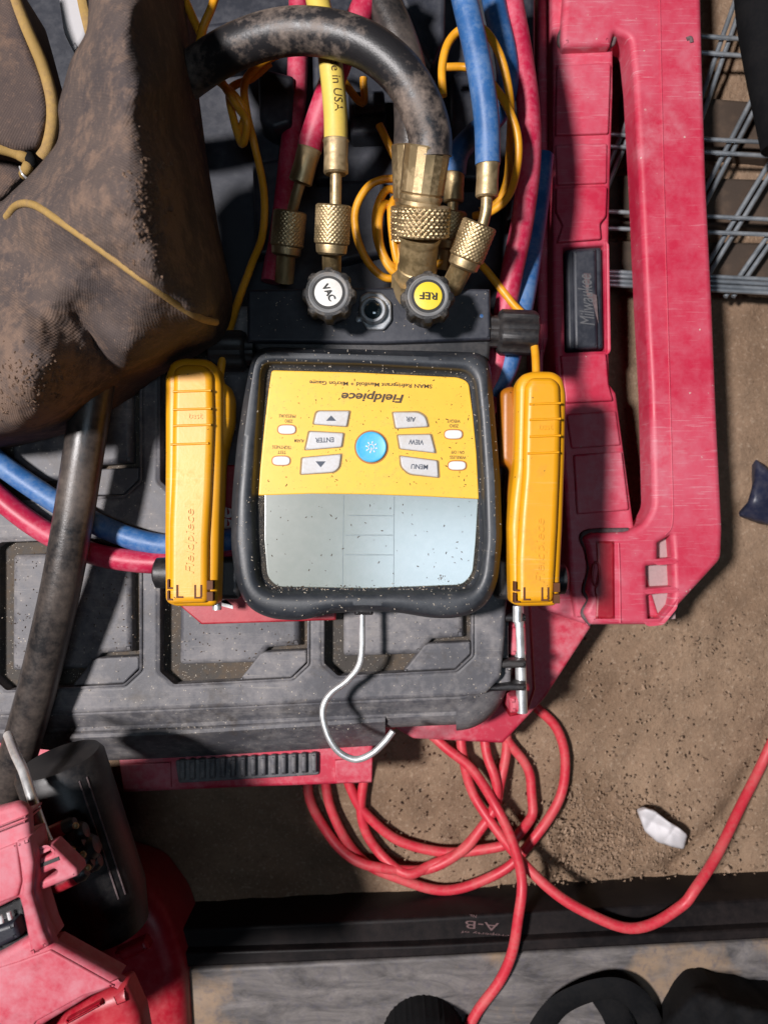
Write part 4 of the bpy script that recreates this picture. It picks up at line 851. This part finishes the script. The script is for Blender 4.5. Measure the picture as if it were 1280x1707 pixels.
plate('edge_band', [(26, 1404), (48, 1396), (56, 1440), (52, 1490), (72, 1556), (82, 1578), (52, 1594), (34, 1500), (38, 1470)], ZT-.02, ZT+.0028, M['red_pink'], tl, .0024, 3)
plate('lower_panel', [(-60, 1632), (30, 1604), (84, 1584), (192, 1644), (140, 1660), (60, 1704), (30, 1760), (-60, 1760)], ZT-.02, ZT+.0012, M['red_pink'], tl, .0010, 2)
plate('window_floor', [(-70, 1530), (34, 1490), (56, 1570), (-70, 1630)], ZT-.03, ZT-.018, M['black'], tl, .001)
plate('terminal_block', [(-30, 1552), (0, 1545), (24, 1536), (34, 1564), (4, 1580), (-30, 1594)], ZT-.02, ZT-.008, M['dark'], tl, .003, 3)
for (x, y) in ((1, 1526), (15, 1520)): lathe('terminal_pin', W(x, y, ZT-.008), W(x+4, y+16, ZT-.008), [(0, .0005), (0, .0013), (.0046, .0013), (.0046, .0005)], M['steel'], tl, 10)
plate('lug', [(54, 1424), (86, 1409), (128, 1450), (130, 1461), (62, 1488)], ZT-.02, ZT-.006, M['red_pink'], tl, .002, 3, holes=[[(56, 1424), (78, 1415), (86, 1421), (84, 1425), (60, 1434)], [(67, 1460), (90, 1449), (96, 1453), (94, 1458), (70, 1468)]], hcorner=3)
plate('lug_gap', [(58, 1444), (98, 1428), (100, 1434), (62, 1449)], ZT-.02, ZT-.0055, M['ink_black'], tl, .0002)
ax0, ax1 = W(98, 1266, .225), W(192, 1545, .205); L = (ax1-ax0).length; R = .0308
lathe('barrel', ax0, ax1, [(0, .001), (0, R*.92), (.004, R), (L*.8, R*.98), (L, R*.8), (L, .001)], M['black'], tl, 64)
dr = (ax1-ax0).normalized(); side = dr.cross(Vector((0, 0, 1))); side = side if side.x > 0 else -side; top_ = side.cross(dr); top_ = top_ if top_.z > 0 else -top_
for d in (.72, .90):
    o_ = (side*math.sin(d)+top_*math.cos(d))*R
    tube('barrel_line', [ax0+dr*.01+o_, ax0+dr*L*.4+o_, ax0+dr*L*.75+o_*.99], .0007, M['gap'], tl, 6)
bail = tube_path([(14, 1225, 0.230), (26, 1256, 0.250), (40, 1286, 0.265), (54, 1330, 0.276), (72, 1382, 0.282), (86, 1412, 0.283), (100, 1431, 0.280), (116, 1437, 0.275), (132, 1430, 0.265)], 8)
tube('wire_bail', bail, .0032, M['steel'], tl, 16)
for (p0, p1, r_) in (((78, 1392, 0.265), (112, 1377, 0.265), .0048), ((86, 1478, 0.268), (134, 1455, 0.268), .0058)):
    a, b = W(*p0), W(*p1); L = (b-a).length
    lathe('red_pin', a, b, [(0, .001), (0, r_*.6), (.003, r_), (L*.88, r_), (L*.88, .001)], M['red_deep'], tl, 24)
    lathe('pin_collar', a.lerp(b, .8), a.lerp(b, 1.4), [(0, .001), (0, r_*.95), (.006, r_), (.009, r_*.7), (.009, .001)], M['black'], tl, 24)
for (x, y, z, r_) in ((116, 1394, 0.262, .007), (134, 1418, 0.258, .0085), (128, 1442, 0.260, .0065), (112, 1412, 0.265, .005), (140, 1444, 0.255, .006)):
    lathe('joint', W(x, y, z), W(x+20, y-8, z), [(0, .0005), (.001, r_*.7), (.004, r_), (.009, r_), (.012, r_*.7), (.013, .0005)], M['black'], tl, 20)
for (x, y) in ((126, 1376), (120, 1416), (138, 1424), (146, 1446)): lathe('rivet', W(x, y, 0.273), W(x+6, y+3, 0.276), [(0, .0004), (0, .0022), (.002, .0018), (.0026, .0004)], M['brass'], tl, 12)
def body(name, pts_, z0, z1, mat):
    P = round_poly(pts_, 10, 3); n = len(P); zs = np.linspace(z0, z1, 9); V = []
    for z in zs: V += [W(x, y, z) for x, y in P]
    F = [[k*n+i, k*n+(i+1) % n, (k+1)*n+(i+1) % n, (k+1)*n+i] for k in range(len(zs)-1) for i in range(n)]+[list(range(n))[::-1], [(len(zs)-1)*n+i for i in range(n)]]
    return mesh(name, V, F, mat, tl)
body('light_block_core', [(-140, 1395), (0, 1372), (30, 1368), (40, 1470), (52, 1530), (76, 1590), (176, 1642), (120, 1668), (60, 1708), (30, 1800), (-140, 1800)], .0, ZT-.020, M['red_deep'])  # unseen core, added to block light under the housing down to the floor
body('barrel_light_block', [(48, 1300), (150, 1284), (166, 1360), (186, 1470), (190, 1530), (120, 1570), (60, 1500)], .0, .195, M['black'])  # unseen block, added to stop light passing beneath the barrel
plate("foot_tab", [(188, 1592), (240, 1568), (250, 1585), (206, 1606)], .06, .088, M['red_deep'], tl, .004, 4)

# ------------------------------------------------------------------ crumbs and dust flecks (too many to count)
X = np.c_[rng.uniform(385, 838, 3000), rng.uniform(578, 1034, 3000)]; ia = in_poly(X, A); ib = in_poly(X, B); d_ = edge_dist(X, B); pts = []
for (x, y), a_, ins, d in zip(X, ia, ib, d_):
    if not a_ or len(pts) > 360: continue
    if ins and (d > 20 or random.random() < .35 or (d > 9 and y < 826)): continue
    if not ins and random.random() < .72: continue
    pts.append(W(x, y, .2126 if not ins else (.2045 if d < 8 else .2027)))
for k in range(150): pts.append(W(random.uniform(440, 800), random.gauss(984, 3.5), .2035))
chips('dust_flecks', pts, .0010, M['fleck'], long=2.2)['label'] = 'pale sawdust flecks sprinkled over the gauge'
pts = [W(random.uniform(445, 790), random.uniform(622, 822), ZF) for k in range(130)]+[W(random.uniform(446, 786), random.uniform(834, 972), .2032) for k in range(70)]+[W(random.uniform(445, 795), random.gauss(983, 4), .2035) for k in range(160)]
pts += [W(735+random.gauss(0, 3), 962+random.gauss(0, 2.5), .2032) for k in range(14)]
chips('dirt_specks', pts, .0011, M['fleck_dark'], long=2.4)['label'] = 'dark dirt specks on the keypad and screen'
pts = [W(random.uniform(0, 840), random.uniform(900, 1190), .1505) for k in range(260)]+[W(random.uniform(120, 630), random.uniform(1212, 1216), .1378) for k in range(40)]+[W(random.uniform(420, 816), random.uniform(486, 560), .1903) for k in range(90)]
chips('lid_flecks', pts, .0010, M['fleck'], long=2)['label'] = 'pale crumbs scattered over the black lid'
pts = [W(random.uniform(15, 230), random.uniform(920, 1120), .1478) for k in range(170)]+[W(random.uniform(290, 510), random.uniform(1040, 1105), .1478) for k in range(50)]
chips('lid_dirt', pts, .0013, M['fleck_dark'], long=1.4)['label'] = 'dark crumbs on the raised lid panels'
X = np.r_[np.c_[rng.normal(255, 20, 350), rng.normal(330, 55, 350)], np.c_[rng.normal(40, 60, 350), rng.normal(640, 30, 350)]]
X = X[in_poly(X, bag_out)]; X = X[edge_dist(X, bag_out) > 28]; pts = [W(*q) for q in on_bag(X, .0002)]
chips('bag_dirt', pts, .0024, M['soil'], flat=.5, long=1.3, lo=.2)['label'] = 'crumbly dry soil stuck to the canvas bag'
